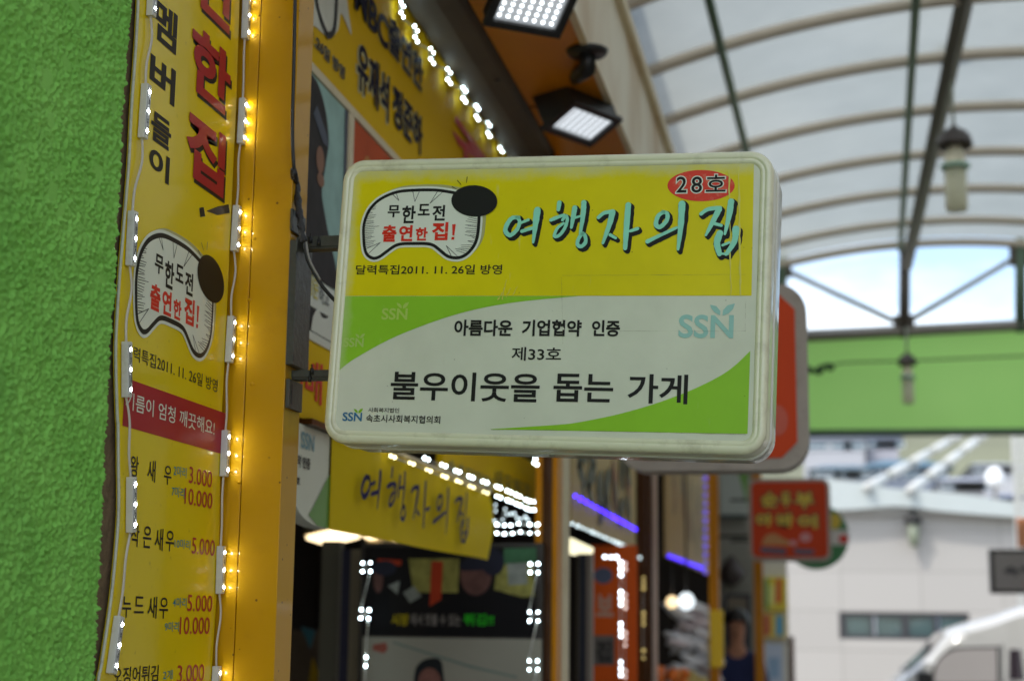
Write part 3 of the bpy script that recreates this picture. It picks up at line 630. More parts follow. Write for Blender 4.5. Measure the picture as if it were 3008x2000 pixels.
# ================================================================== the price board beside the wall
PANEL = facade(-.900)
def build_panel():
    t = thing('price_board', 'tall yellow price board of fried prawns between green wall and amber pillar', 'sign board', PANEL.M)
    left = [(412, -250), (407, 0), (399, 156), (388, 312), (379, 491), (362, 696), (355, 778), (346, 912), (341, 1046), (346, 1225), (348, 1250), (349, 1374), (350, 1455), (348, 1537), (336, 1680), (322, 1800), (298, 1957), (290, 2000), (262, 2250)]
    right = [(712, -250), (704, 0), (694, 310), (676, 700), (663, 1000), (648, 1300), (646, 1500), (644, 1640), (630, 1850), (620, 2000), (612, 2250)]
    f = lambda x, y: PANEL.at(x, y)
    L = [f(*p) for p in smooth_path(left, 4)]; Rr = [f(*p) for p in right]
    umax = 2.258
    Rr = [(min(u, umax), v) for u, v in Rr]
    m = bpy.data.materials.new('yellow_board_gloss'); m.use_nodes = True
    n, l = nodes_of(m); p = n['Principled BSDF']; p.inputs['Roughness'].default_value = .22; p.inputs['Coat Weight'].default_value = .08; p.inputs['Specular IOR Level'].default_value = .35
    tc = n.new('ShaderNodeTexCoord'); nz = n.new('ShaderNodeTexNoise'); nz.inputs['Scale'].default_value = 5; nz.inputs['Detail'].default_value = 6; l.new(tc.outputs['Object'], nz.inputs[0])
    mx = n.new('ShaderNodeMixRGB'); mx.inputs[1].default_value = (*srgb(222, 196, 2), 1); mx.inputs[2].default_value = (*srgb(238, 210, 6), 1); l.new(nz.outputs['Fac'], mx.inputs[0])
    v = n.new('ShaderNodeTexNoise'); v.inputs['Scale'].default_value = 70; v.inputs['Detail'].default_value = 8; l.new(tc.outputs['Object'], v.inputs[0])
    rp = n.new('ShaderNodeValToRGB'); rp.color_ramp.elements[0].position = .66; rp.color_ramp.elements[1].position = .82; rp.color_ramp.elements[1].color = (.5,) * 3 + (1,); l.new(v.outputs['Fac'], rp.inputs[0])
    m2 = n.new('ShaderNodeMixRGB'); m2.inputs[2].default_value = (*srgb(120, 90, 10), 1); l.new(rp.outputs[0], m2.inputs[0]); l.new(mx.outputs[0], m2.inputs[1]); l.new(m2.outputs[0], p.inputs['Base Color'])
    b = n.new('ShaderNodeBump'); b.inputs['Strength'].default_value = .12; b.inputs['Distance'].default_value = .003; b2 = n.new('ShaderNodeTexNoise'); b2.inputs['Scale'].default_value = 9; l.new(tc.outputs['Object'], b2.inputs[0]); l.new(b2.outputs['Fac'], b.inputs['Height']); l.new(b.outputs[0], p.inputs['Normal'])
    MB().prism(L + Rr[::-1], -.0042, -.0002).build('board', m, t)
    ed = MB(); ed.tube([(u + .0005, v_, -.001) for u, v_ in L], .0021, 6); ed.build('edge_trim', mat('white_edge', srgb(206, 208, 190), .5, .1, dirt=srgb(110, 90, 40), dirt_amt=.5, dscale=60), t)
    z = .0004
    red = MB(); sh = MB(); blk = MB()
    for s, xl, yt, yb, xr in (('연', 576, -186, 10, 681), ('한', 566, 61, 262, 679), ('집', 551, 312, 512, 662)):
        red = MB(); sh = MB(); text_px(red, PANEL, s, xl, yt, yb, xr, z + .0006, .035)
        text_px(sh, PANEL, s, xl + 4, yt + 14, yb + 14, xr + 5, z, .035)
        red.build('lettering', CRIMSON, t); sh.build('lettering_shadow', INK, t)
    for s, xl, yt, yb, xr in (('멤', 456, -14, 112, 522), ('버', 443, 148, 262, 517), ('들', 446, 320, 410, 504), ('이', 440, 424, 508, 499)):
        blk = MB(); text_px(blk, PANEL, s, xl, yt, yb, xr, z, .03); blk.build('lettering', INK, t)
    blk = MB()
    def poly(mb, pts, zz=z): mb.sheet([f(*p_) for p_ in pts], zz)
    zz6 = lambda p_: (250 + .4464 * p_[0], 600 + .4464 * p_[1])
    poly(blk, [zz6(p_) for p_ in ((797, 45), (870, 16), (943, 1), (950, 58), (870, 72))]); poly(blk, [zz6(p_) for p_ in ((750, 25), (779, 19), (789, 80), (757, 86))])
    blk.build('exclamation_mark', INK, t); blk = MB(); text_px(blk, PANEL, '달력특집2011. 11. 26일 방영', 369, 1006, 1050, 643, z, .004); blk.build('lettering', INK, t)
    z7 = lambda x, y: (250 + .4783 * x, 1250 + .4783 * y)
    def row(mb, s, xl, yt, yb, xr, bold):
        a = z7(xl, yt); b = z7(xr, yb); text_px(mb, PANEL, s, a[0], a[1], b[1], b[0], z, bold)
    for s, xl, yt, yb, xr in (('왕', 280, 178, 310, 328), ('새', 385, 205, 340, 432), ('우', 487, 240, 358, 530), ('작', 284, 602, 740, 332), ('은', 358, 612, 748, 406), ('새', 430, 626, 764, 478), ('우', 497, 640, 768, 546), ('누', 230, 1045, 1176, 282), ('드', 304, 1045, 1150, 360), ('새', 386, 1046, 1182, 440), ('우', 458, 1052, 1182, 509), ('오징어튀김', 172, 1482, 1590, 448)):
        blk = MB(); row(blk, s, xl, yt, yb, xr, .012); blk.build('lettering', INK, t)
    for s, xl, yt, yb, xr in (('3.000', 640, 248, 352, 780), ('10.000', 613, 378, 480, 782), ('5.000', 657, 683, 785, 796), ('5.000', 630, 1035, 1138, 780), ('10.000', 583, 1172, 1280, 764), ('3.000', 568, 1470, 1578, 730)): pr = MB(); row(pr, s, xl, yt, yb, xr, .006); pr.build('lettering', CRIMSON, t)
    for s, xl, yt, yb, xr in (('2마리', 545, 240, 306, 622), ('7마리', 533, 368, 432, 610), ('10마리', 550, 690, 750, 645), ('4마리', 540, 1052, 1114, 622), ('9마리', 490, 1202, 1262, 575), ('2개', 480, 1500, 1560, 536)): tl = MB(); row(tl, s, xl, yt, yb, xr, .004); tl.build('lettering', TEAL, t)
    a = f(367, 1109); b = f(367, 1252); u1 = umax - .001
    MB().sheet([(a[0], b[1]), (u1, b[1]), (u1, a[1]), (a[0], a[1])], z).build('red_band', CRIMSON, t)
    w = MB(); text_px(w, PANEL, '기름이 엄청 깨끗해요!', 369, 1148, 1200, 633, z + .0004, .006); w.build('lettering', WHITE, t)
    e0 = f(389, 962); e1 = f(389, 634); e2 = f(624, 900)
    emblem(t, e0[0], e0[1], e2[0], e1[1], z)
build_panel()

# ------------------------------------------------------------------ LED module chains on the price board
def led_mesh(r=.0021):
    bm = bmesh.new(); bmesh.ops.create_uvsphere(bm, u_segments=10, v_segments=6, radius=r); me = bpy.data.meshes.new('led'); bm.to_mesh(me); bm.free(); me.materials.append(LED); return me
LEDS = [led_mesh(r) for r in (.0019, .0021, .0023)]
def build_chain(label, mods, depth, wid, side):
    P = facade(-.8992)
    t = thing('led_chain', label, 'led lights', P.M, 'chains of LED modules on the price board')
    box = mat('white_module', srgb(205, 205, 198), .35, .08, 40, dirt=srgb(130, 115, 80), dirt_amt=.3, dscale=70); gl = mat('module_lens', srgb(150, 152, 150), .08, .1, 30, coat=1)
    ends = []
    for k, (xt, yt, xb, yb) in enumerate(mods):
        a = Vector(P.at(xt, yt)); b = Vector(P.at(xb, yb)); ax = (b - a); ln = ax.length; ax = ax.normalized(); nx = Vector((-ax.y, ax.x))
        M = Matrix(((ax.x, nx.x, 0, a.x), (ax.y, nx.y, 0, a.y), (0, 0, 1, 0), (0, 0, 0, 1)))
        mb = MB(); q = MB().box((0, -wid / 2, 0), (ln, wid / 2, depth), .0009)
        for i in range(9): q.box((ln * (i + .8) / 10, -wid / 2 - .0004 if True else 0, depth * .25), (ln * (i + .8) / 10 + .0012, wid / 2 + .0004, depth * .62))
        mb.add([M @ Vector(v) for v in q.v], q.f); o = mb.build('led_module', box, t)
        g = MB().box((ln * .06, -wid * .36, depth), (ln * .94, wid * .36, depth + .0008), .0003); g.v = [tuple(M @ Vector(v)) for v in g.v]; g.build('lens', gl, o)
        ck = MB()
        for i in (2.9, 3.35, 6.4, 6.9): ck.box((ln * i / 10, -.0009, depth + .0008), (ln * i / 10 + .0022, .0009, depth + .0014))
        ck.v = [tuple(M @ Vector(v)) for v in ck.v]; ck.build('chip', BLACK, o)
        for i in (.14, .5, .86):
            e = link('led', LEDS[(k * 2 + int(i * 7)) % 3], o); e.location = M @ Vector((ln * i, 0, depth + .001)); e.scale = (1, 1, .6)
        ends.append((a, b))
    ext = [(ends[0][0] + Vector((.004, .12)), ends[0][0] + Vector((.004, .10)))] + ends
    for (a0, b0), (a1, b1) in zip(ext, ext[1:]):
        d = (a1 - b0); r = random.Random(int(b0.y * 1e5)); s = r.choice((-1, 1)) * r.uniform(.003, .008)
        for off in (-.0011, .0011):
            pts = smooth_path([(b0.x + off, b0.y + .001, .004), (b0.x + d.x * .3 + s + off, b0.y + d.y * .3, .005), (b0.x + d.x * .7 - s * .3 + off, b0.y + d.y * .7, .004), (a1.x + off, a1.y - .001, .004)], 6)
            MB().tube(pts, .0012, 6).build('wire', WIRE, t)
    return t
build_chain('chain of white LED modules down the price board edge next to the green wall',
            [(442, -115, 434, 50), (420, 250, 409, 408), (381, 622, 373, 782), (362, 1004, 362, 1167), (376, 1400, 375, 1563), (340, 1810, 316, 1978)], .0100, .0125, 1)
build_chain('chain of white LED modules down the price board edge next to the amber pillar',
            [(717, -22, 712, 116), (706, 292, 699, 424), (688, 606, 680, 739), (672, 930, 664, 1065), (655, 1264, 649, 1399), (641, 1603, 637, 1743), (628, 1955, 622, 2100)], .0100, .0125, -1)

# ================================================================== canopy over the shop fronts
EZ = EYE.z
def build_canopy():
    Y0, Y1 = 2.30, 14.0
    am = mat('amber_soffit', srgb(205, 128, 6), .35, .12, 3, bump=.05, bscale=6)
    t = thing('shop_canopy', 'amber soffit and stained cream fascia running above the shop fronts', 'canopy', (-.75, 2.3, EZ + 1.45))
    i = Matrix.Translation((.75, -2.3, -(EZ + 1.45)))
    b = lambda a, c, bev=0: MB().box(i @ Vector(a), i @ Vector(c), bev)
    b((-.80, 1.6, EZ + 1.45), (-.575, Y1, EZ + 1.47)).build('soffit', am, t)
    st = MB()
    for k in range(14): st.box(i @ Vector((-.798, 2.6 + k * .8, EZ + 1.447)), i @ Vector((-.577, 2.606 + k * .8, EZ + 1.45)))
    st.build('soffit_seam', BROWNPIL, t)
    fm = bpy.data.materials.new('stained_cream'); fm.use_nodes = True; n, l = nodes_of(fm); p = n['Principled BSDF']; p.inputs['Roughness'].default_value = .4
    tc = n.new('ShaderNodeTexCoord'); mp = n.new('ShaderNodeMapping'); mp.inputs['Scale'].default_value = (1, 1.3, .8); l.new(tc.outputs['Object'], mp.inputs[0])
    nz = n.new('ShaderNodeTexNoise'); nz.inputs['Scale'].default_value = 1.5; nz.inputs['Detail'].default_value = 4; l.new(mp.outputs[0], nz.inputs[0])
    r = n.new('ShaderNodeValToRGB'); r.color_ramp.elements[0].position = .45; r.color_ramp.elements[1].position = .68
    r.color_ramp.elements[0].color = (*srgb(226, 216, 188), 1); r.color_ramp.elements[1].color = (*srgb(178, 140, 72), 1)
    l.new(nz.outputs['Fac'], r.inputs[0]); l.new(r.outputs[0], p.inputs['Base Color'])
    b((-.575, 1.6, EZ + 1.452), (-.568, Y1, EZ + 1.80)).build('fascia', fm, t)
    b((-.581, 1.6, EZ + 1.446), (-.560, Y1, EZ + 1.4518), .003).build('fascia_lip', CREAM, t)
    b((-.575, 1.6, EZ + 1.80), (-.545, Y1, EZ + 1.84), .006).build('gutter', CREAM, t)
    sm = mat('grey_shutter_metal', srgb(92, 84, 72), .62, .3, 5, metal=.1, bump=.15, bscale=8, spec=.25)
    s = thing('shutter_box', 'grey metal rolling shutter box between the yellow header and the amber soffit', 'shutter box', (-.88, 2.3, EZ + 1.4))
    j = Matrix.Translation((.88, -2.3, -(EZ + 1.4)))
    prof = [(-.955, EZ + 1.45), (-.935, EZ + 1.425), (-.86, EZ + 1.42), (-.815, EZ + 1.432), (-.803, EZ + 1.46), (-.803, EZ + 1.6), (-.955, EZ + 1.6)]
    mb = MB(); m_ = len(prof); vs = [j @ Vector((x, y, z_)) for y in (1.7, 4.7) for x, z_ in prof]
    mb.add(vs, [tuple(range(m_))[::-1], tuple(range(m_, 2 * m_))] + [(k, (k + 1) % m_, (k + 1) % m_ + m_, k + m_) for k in range(m_)]).build('casing', sm, s)
    rv = MB()
    for y in (3.1, 3.9): rv.lathe([(0, -.004), (.008, -.003), (.008, 0)], 10, j @ Vector((-.83, y, EZ + 1.424)))
    rv.build('rivet', BLACK, s)
build_canopy()

# ------------------------------------------------------------------ two LED floodlights under the soffit
def build_flood(label, px, py, dist_y, w, h, d, aim, mount_py, mount_px, kr, kl):
    c = ony(px, py, dist_y)
    aim = Vector(aim).normalized(); U = aim.cross(Vector((0, 0, 1))).normalized(); V = U.cross(aim)
    M = Matrix((U, V, aim)).transposed().to_4x4(); M.translation = c
    t = thing('floodlight', label, 'floodlight', M, 'floodlights under the soffit')
    MB().box((-w / 2, -h / 2, -d), (w / 2, h / 2, -.012), .006).build('housing', BLACK, t)
    fr = MB(); b_ = .013
    fr.box((-w / 2 - .006, -h / 2 - .006, -.014), (w / 2 + .006, -h / 2 + b_, .002), .002); fr.box((-w / 2 - .006, h / 2 - b_, -.014), (w / 2 + .006, h / 2 + .006, .002), .002)
    fr.box((-w / 2 - .006, -h / 2 + b_, -.014), (-w / 2 + b_, h / 2 - b_, .002)); fr.box((w / 2 - b_, -h / 2 + b_, -.014), (w / 2 + .006, h / 2 - b_, .002)); fr.build('frame', BLACK, t)
    MB().box((-w / 2 + b_, -h / 2 + b_, -.012), (w / 2 - b_, h / 2 - b_, -.008)).build('reflector', glow('flood_reflector', (.80, .88, .95), kr), t)
    le = MB(); nx, ny = 7, 8
    for i in range(nx):
        for k in range(ny):
            x = (-w / 2 + .026) + (w - .052) * i / (nx - 1); y = (-h / 2 + .026) + (h - .052) * k / (ny - 1)
            le.box((x - .0028, y - .0028, -.008), (x + .0028, y + .0028, -.006))
    le.build('led_grid', glow('flood_led', (.86, .92, 1), kl), t)
    fn = MB()
    for i in range(9): fn.box((-w * .42 + w * .84 * i / 8 - .0015, -h * .42, -d - .022), (-w * .42 + w * .84 * i / 8 + .0015, h * .42, -d + .002))
    fn.build('cooling_fins', BLACK, t)
    MI = M.inverted(); zc = EZ + 1.449; q = onz(mount_px, mount_py, zc)
    br = MB(); br.tube([MI @ q, MI @ (q - Vector((0, 0, .05))), Vector((0, h * .1, -d - .02))], .022, 10); br.build('stem', BLACK, t)
    mp_ = MB(); k = MI @ q; 
    pl = MB().lathe([(0, -.012), (.05, -.010), (.055, 0), (0, 0)], 18); pl.v = [tuple(MI @ (Vector(v) + q)) for v in pl.v]; pl.build('ceiling_plate', BLACK, t)
    return t
build_flood('lit LED floodlight at the top edge, its LED grid facing down to us', 1572, 2, 3.35, .185, .17, .05, (.32, -.46, -.83), -160, 1640, .15, 2.6)
build_flood('second black floodlight, lower and seen side-on, hanging from the soffit by a round plate', 1712, 368, 4.15,   .20, .12, .13, (.36, -.22, -.90), 150, 1725, .22, .5)

# ================================================================== signage behind the first pillar (facing the street)
XH = -.95
def build_header():
    P = facade(XH); f = P.at
    z0 = onx(910, 180, XH).z; z1 = onx(1180, 20, XH).z + .03
    t = thing('header_sign', 'yellow shop header board with navy Korean lettering under the shutter box', 'sign board', Matrix.Translation((XH, 2.3, z0)) @ Matrix(((0, 0, 1, 0), (1, 0, 0, 0), (0, 1, 0, 0), (0, 0, 0, 1))))
    Q = Plane((XH, 2.3, z0), (0, 1, 0), (0, 0, 1)); g = Q.at
    MB().box((0, 0, -.03), (2.36, z1 - z0, 0)).build('board', YBOARD, t)
    MB().box((0, -.018, -.02), (2.36, -.001, .004)).build('lower_trim', CREAM, t)
    nv = mat('navy_ink', srgb(24, 20, 46), .6, .1, spec=.15); z = .002
    oc = mat('cream_ink', srgb(232, 222, 160), .5, .05)
    def put(mb, s, xl, yt, yb, xr, bold, zz=z):
        w = MB(); text_px(w, Q, s, xl, yt, yb, xr, zz, bold); w.build(*mb, t)
    halo = ('lettering_outline', oc); a = ('lettering', nv)
    for mb, d, bo, zz in ((halo, 3, .06, z), (a, 0, .03, z + .002)):
        put(mb, '유재석', 1048 - d, 112 - d, 262 + d, 1142, bo, zz); put(mb, '정준하', 1152, 242, 366, 1240, bo, zz)
        put(mb, '출연한', 1140, 38, 150, 1242, bo, zz)
        put(mb, '1.26일 방영', 912, 88, 130, 1012, bo * .6, zz)
    put(a, 'MBC', 1040, -70, 30, 1140, .03, z + .002)
    put(('lettering', mat('dull_red_ink', srgb(206, 34, 22), .4, .08)), '집', 1325, 318, 460, 1480, .04, z + .002)
    # the lower half of a bone emblem, mostly hidden above the frame
    e = MB(); e.sheet([g(*p) for p in smooth_path([(900, -80), (900, 60), (925, 80), (962, 110), (990, 90), (1000, 40), (1030, 105), (1020, 30), (1010, -80)], 4)], z); e.build('emblem_halo', WHITE, t)
    e = MB(); e.ribbon([g(*p) for p in ((915, -60), (930, 30), (950, 90), (962, 106), (978, 84), (984, 0), (984, -60))], [.012, .016], z + .002); e.build('emblem_outline', INK, t)
build_header()
def flat_board(name, label, cat, P, px_box, mat_, th=.008, group=None):
    """a flat board or poster on plane P; px_box = left, top-left, bottom-left, right in the photograph"""
    xl, yt, yb, xr = px_box
    u0, v1 = P.at(xl, yt); v0 = P.at(xl, yb)[1]; u1 = P.at(xr, (yt + yb) / 2)[0]
    M = P.M @ Matrix.Translation((u0, v0, 0)); t = thing(name, label, cat, M, group)
    W, H = u1 - u0, v1 - v0
    MB().box((0, 0, -th), (W, H, 0)).build('board', mat_, t)
    L = lambda x, y: (P.at(x, y)[0] - u0, P.at(x, y)[1] - v0)
    return t, W, H, L
def build_posters():
    P = facade(XH)
    hz = onx(910, 180, XH).z - .02
    teal = mat('poster_teal', srgb(160, 196, 190), .6, .35, 14, spec=.15); dk = mat('poster_dark', srgb(52, 48, 48), .6, .6, 25, spec=.15); skin = mat('poster_skin', srgb(150, 112, 92), .6, .15, 20, spec=.15)
    blue = mat('poster_slate', srgb(92, 98, 112), .6, .2, 10, spec=.15)
    def panel(name, label, y0, y1, z0, z1, m, X=XH, th=.01):
        t = thing(name, label, 'poster', Plane((X, y0, z0), (0, 1, 0), (0, 0, 1)).M); MB().box((0, 0, -th), (y1 - y0, z1 - z0, 0)).build('board', m, t); return t
    yS = 2.66; y1 = onx(1022, 320, XH).y; zc = onx(891, 787, XH).z
    t = panel('photo_poster', 'poster of a dark-capped figure on pale teal, seen between pillar and sign', yS, y1, zc, hz, teal)
    W, H = y1 - yS, hz - zc
    mb = MB(); mb.sheet([(x * W, y * H) for x, y in smooth_path([(0, 0), (.86, 0), (.84, .12), (.70, .24), (.58, .36), (.52, .45), (.56, .56), (.60, .66), (.62, .74), (.56, .86), (.44, .95), (.3, .99), (0, .99)], 4)], .0012); mb.build('figure_print', dk, t)
    mb = MB(); mb.sheet([(x * W, y * H) for x, y in ellipse(.46, .60, .075, .07)], .0024); mb.sheet([(x * W, y * H) for x, y in ellipse(.48, .50, .07, .035)], .0026); mb.build('face_print', skin, t)
    mb = MB(); mb.sheet([(x * W, y * H) for x, y in ((.30, .80), (.50, .70), (.60, .70), (.56, .76), (.36, .86))], .0028); mb.sheet([(x * W, y * H) for x, y in ((.86, 0), (1, 0), (1, 1), (.93, 1), (.95, .5))], .0012); mb.build('cap_brim_print', blue, t)
    MB().box((W, 0, -.01), (W + .03, H, .006)).build('side_trim', CREAM, t)
    y2 = y1 + .05; t = panel('menu_poster', 'orange-red food poster next to the dark-capped figure', y2, y2 + .75, hz - .5, hz, mat('poster_red', srgb(196, 84, 40), .6, .35, 7, spec=.15))
    mb = MB(); mb.sheet(ellipse(.10, .36, .05, .09), .0012); mb.sheet([(.2, .2), (.62, .2), (.62, .34), (.2, .34)], .0012); mb.build('food_print', mat('poster_food', srgb(190, 130, 70), .6, .4, 20, spec=.15), t)
    # caption strip, dark photo, yellow delivery sign, all on the same wall
    z2 = onx(891, 884, XH).z
    t = panel('caption_strip', 'white caption strip with grey and yellow Korean words behind the bracket', yS, 3.05, z2, zc - .003, WHITE)
    Pc = Plane((XH, yS, z2), (0, 1, 0), (0, 0, 1)); g1 = mat('grey_ink', srgb(90, 100, 90), .4, .1); oc = mat('ochre_ink', srgb(205, 190, 30), .4, .1)
    for s_, xl, yt, yb, xr, m_ in (('일', 889, 798, 856, 900, g1), ('방문', 904, 800, 866, 934, oc), ('하고', 937, 832, 890, 966, g1)):
        a = MB(); text_px(a, Pc, s_, xl, yt, yb, xr, .0015, .02); a.build('lettering', m_, t)
    z3 = onx(886, 955, XH).z
    t = panel('photo_strip', 'dark photo strip with a white rounded shape between caption strip and yellow sign', yS, 3.05, z3, z2 - .003, dk)
    W2 = .73; hh = z2 - z3; mb = MB(); mb.sheet(smooth_path([(.13, 0), (.14, .03), (.17, .05), (.19, hh * .8), (.22, hh * .85), (.25, .05), (.30, .03), (.33, 0)], 4), .0015); mb.build('cloud_print', WHITE, t)
    z4 = onx(875, 1222, XH).z
    t = panel('delivery_sign', 'yellow delivery sign with tall red Korean letters and white upper edge', yS, 3.05, z4, z3 - .003, YBOARD)
    h = z3 - z4 - .003; MB().box((0, h - .016, .0), (3.05 - yS, h, .003)).build('upper_edge', WHITE, t)
    mb = MB(); Pd = Plane((XH, yS, z4), (0, 1, 0), (0, 0, 1)); text_px(mb, Pd, '택', 842, 1010, 1140, 889, .002, .02); text_px(mb, Pd, '배', 897, 1046, 1172, 945, .002, .02); mb.build('lettering', RED, t)
    MB().box((.1, -.012, -.01), (3.05 - yS, -.001, .02)).build('lower_rail', BROWNPIL, t)
build_posters()

def build_banner():
    """long board under the header: white certified-shop end and yellow cloth end with brush lettering"""
    X = -.945; P = facade(X); zb_ = onx(966, 1555, X).z; zt = onx(1154, 1340, X).z + .01
    ya, yb_, yc = 2.30, onx(962, 1500, X).y, onx(1425, 1540, X).y
    zt0 = onx(873, 1240, X).z
    t = thing('hanging_board', 'white and green certified shop board with rounded corner, under the yellow delivery sign', 'sign board', Plane((X, ya, zb_), (0, 1, 0), (0, 0, 1)).M)
    W, H = yb_ - ya, zt0 - zb_; L = lambda x, y: (P.at(x, y)[0] - ya, P.at(x, y)[1] - (zb_))
    Lz = lambda x, y: (P.at(x, y)[0] - ya, onx(x, y, X).z - zb_)
    prof = [(W, 0), (W, H), (0, H), Lz(858, 1440)] + smooth_path([Lz(866, 1475), Lz(880, 1505), Lz(900, 1527), Lz(930, 1545), Lz(966, 1555)], 4)
    MB().prism([p for p in prof], -.03, 0).build('board', WHITE, t)
    MB().sheet([Lz(968, 1390)] + smooth_path([Lz(952, 1420), Lz(930, 1465), Lz(905, 1512)], 4) + [Lz(930, 1543), Lz(967, 1553)], .0015).build('green_corner', mat('dull_green_print', srgb(104, 160, 72), .4, .08), t)
    a = MB(); text_px(a, Plane((X, ya, zb_), (0, 1, 0), (0, 0, 1)), 'SSN', 884, 1265, 1315, 922, .0015, .02); a.build('logo', mat('blue_grey_print', srgb(120, 170, 184), .4, .05), t)
    a = MB(); Pq = Plane((X, ya, zb_), (0, 1, 0), (0, 0, 1)); text_px(a, Pq, '협약 인증', 860, 1330, 1366, 910, .0015, .03); text_px(a, Pq, '호', 868, 1398, 1420, 880, .0015, .03); a.build('lettering', INK, t)
    c = thing('cloth_banner', 'yellow cloth banner with navy brush lettering hanging below the main sign', 'banner', Plane((X + .004, yb_, zb_), (0, 1, 0), (0, 0, 1)).M)
    W2 = yc - yb_; nx, ny = 40, 14; top = zt - zb_
    vs, fs = [], []
    for jj in range(ny + 1):
        for i in range(nx + 1):
            u = i / nx; v = jj / ny
            x = W2 * u - (.05 * math.sin(v * PI) * u ** 6) + (.035 * v * u ** 8)
            w = .012 * math.sin(u * 9 + v * 2) * (1 - v) * u + .03 * u ** 8 * math.sin(v * 3.2)
            vs.append((x, v * top + .01 * math.sin(u * PI) * (1 - v) * 0, w))
    for jj in range(ny):
        for i in range(nx): q = jj * (nx + 1) + i; fs.append((q, q + 1, q + nx + 2, q + nx + 1))
    mb = MB(); mb.add(vs, fs, True); mb.build('cloth', YBANNER, c)
    x0 = min(p[0] for s_, _ in BRUSH for p in s_); x1 = max(p[0] for s_, _ in BRUSH for p in s_); y0 = min(p[1] for s_, _ in BRUSH for p in s_); y1 = max(p[1] for s_, _ in BRUSH for p in s_)
    Pc = Plane((X + .004, yb_, zb_), (0, 1, 0), (0, 0, 1))
    ua, vt = Pc.at(1045, 1385); _, vb = Pc.at(1045, 1500); ub = Pc.at(1355, 1520)[0]
    vt += .03; vb -= .015
    k = (ub - ua) / (x1 - x0); kv = (vt - vb) / (y1 - y0); mb = MB(); rnd = random.Random(4); nb = mat('navy_brush_ink', srgb(22, 20, 88), .6, .1, spec=.15)
    for i, (pts, ws) in enumerate(BRUSH):
        mb.ribbon([(ua + (x - x0) * k, vb + (y1 - y) * kv) for x, y in pts], [w * (k + kv) / 2 * .85 for w in ws], .014 + i * .0002, .05, rnd)
        if i + 1 in SYL: mb.build('brush_lettering', nb, c); mb = MB()
    r = MB(); r.tube([(0, top, .0), (W2 + .05, top, .0)], .006); r.build('rail', CREAM, c)
build_banner()

# ------------------------------------------------------------------ strings of little LEDs
def led_string(label, pts, m, r=.0045, cable=True, group='LED strings in the shop fronts', cm=None):
    o = sum((Vector(p) for p in pts), Vector()) / len(pts)
    t = thing('led_string', label, 'led lights', o, group)
    bm = bmesh.new(); bmesh.ops.create_icosphere(bm, subdivisions=2, radius=r); me = bpy.data.meshes.new('led'); bm.to_mesh(me); bm.free(); me.materials.append(m)
    for p in pts[:98]:
        e = link('led', me, t); e.location = Vector(p) - o; e.scale = [random.uniform(.82, 1.16)] * 3
    if cable:
        MB().tube([Vector(p) - o + Vector((-.004, .008, .0)) for p in pts], .0022, 5).build('cable', cm or WIRE, t)
    return t
def build_inner_board():
    X = -1.06; a = onx(1300, 1440, X); b = onx(1572, 1500, X); zt = onx(1480, 1310, X).z; zb2 = onx(1480, 1452, X).z
    t = thing('inner_sign_board', 'yellow board with grey lettering inside the shop, above the sloping LED string', 'sign board', Plane((X, a.y, zb2), (0, 1, 0), (0, 0, 1)).M)
    MB().box((0, 0, -.02), (b.y - a.y, zt - zb2, 0)).build('board', YBOARD, t); Q = Plane((X, a.y, zb2), (0, 1, 0), (0, 0, 1))
    for s_, xl, yt, yb, xr, m_ in (('속초닭강정', 1312, 1345, 1392, 1440, mat('grey_board_ink', srgb(110, 104, 70), .5, .1)), ('새우튀김', 1446, 1372, 1432, 1556, mat('olive_board_ink', srgb(130, 112, 40), .5, .1))):
        mb = MB(); text_px(mb, Q, s_, xl, yt, yb, xr, .002, .02); mb.build('lettering', m_, t)
build_inner_board()
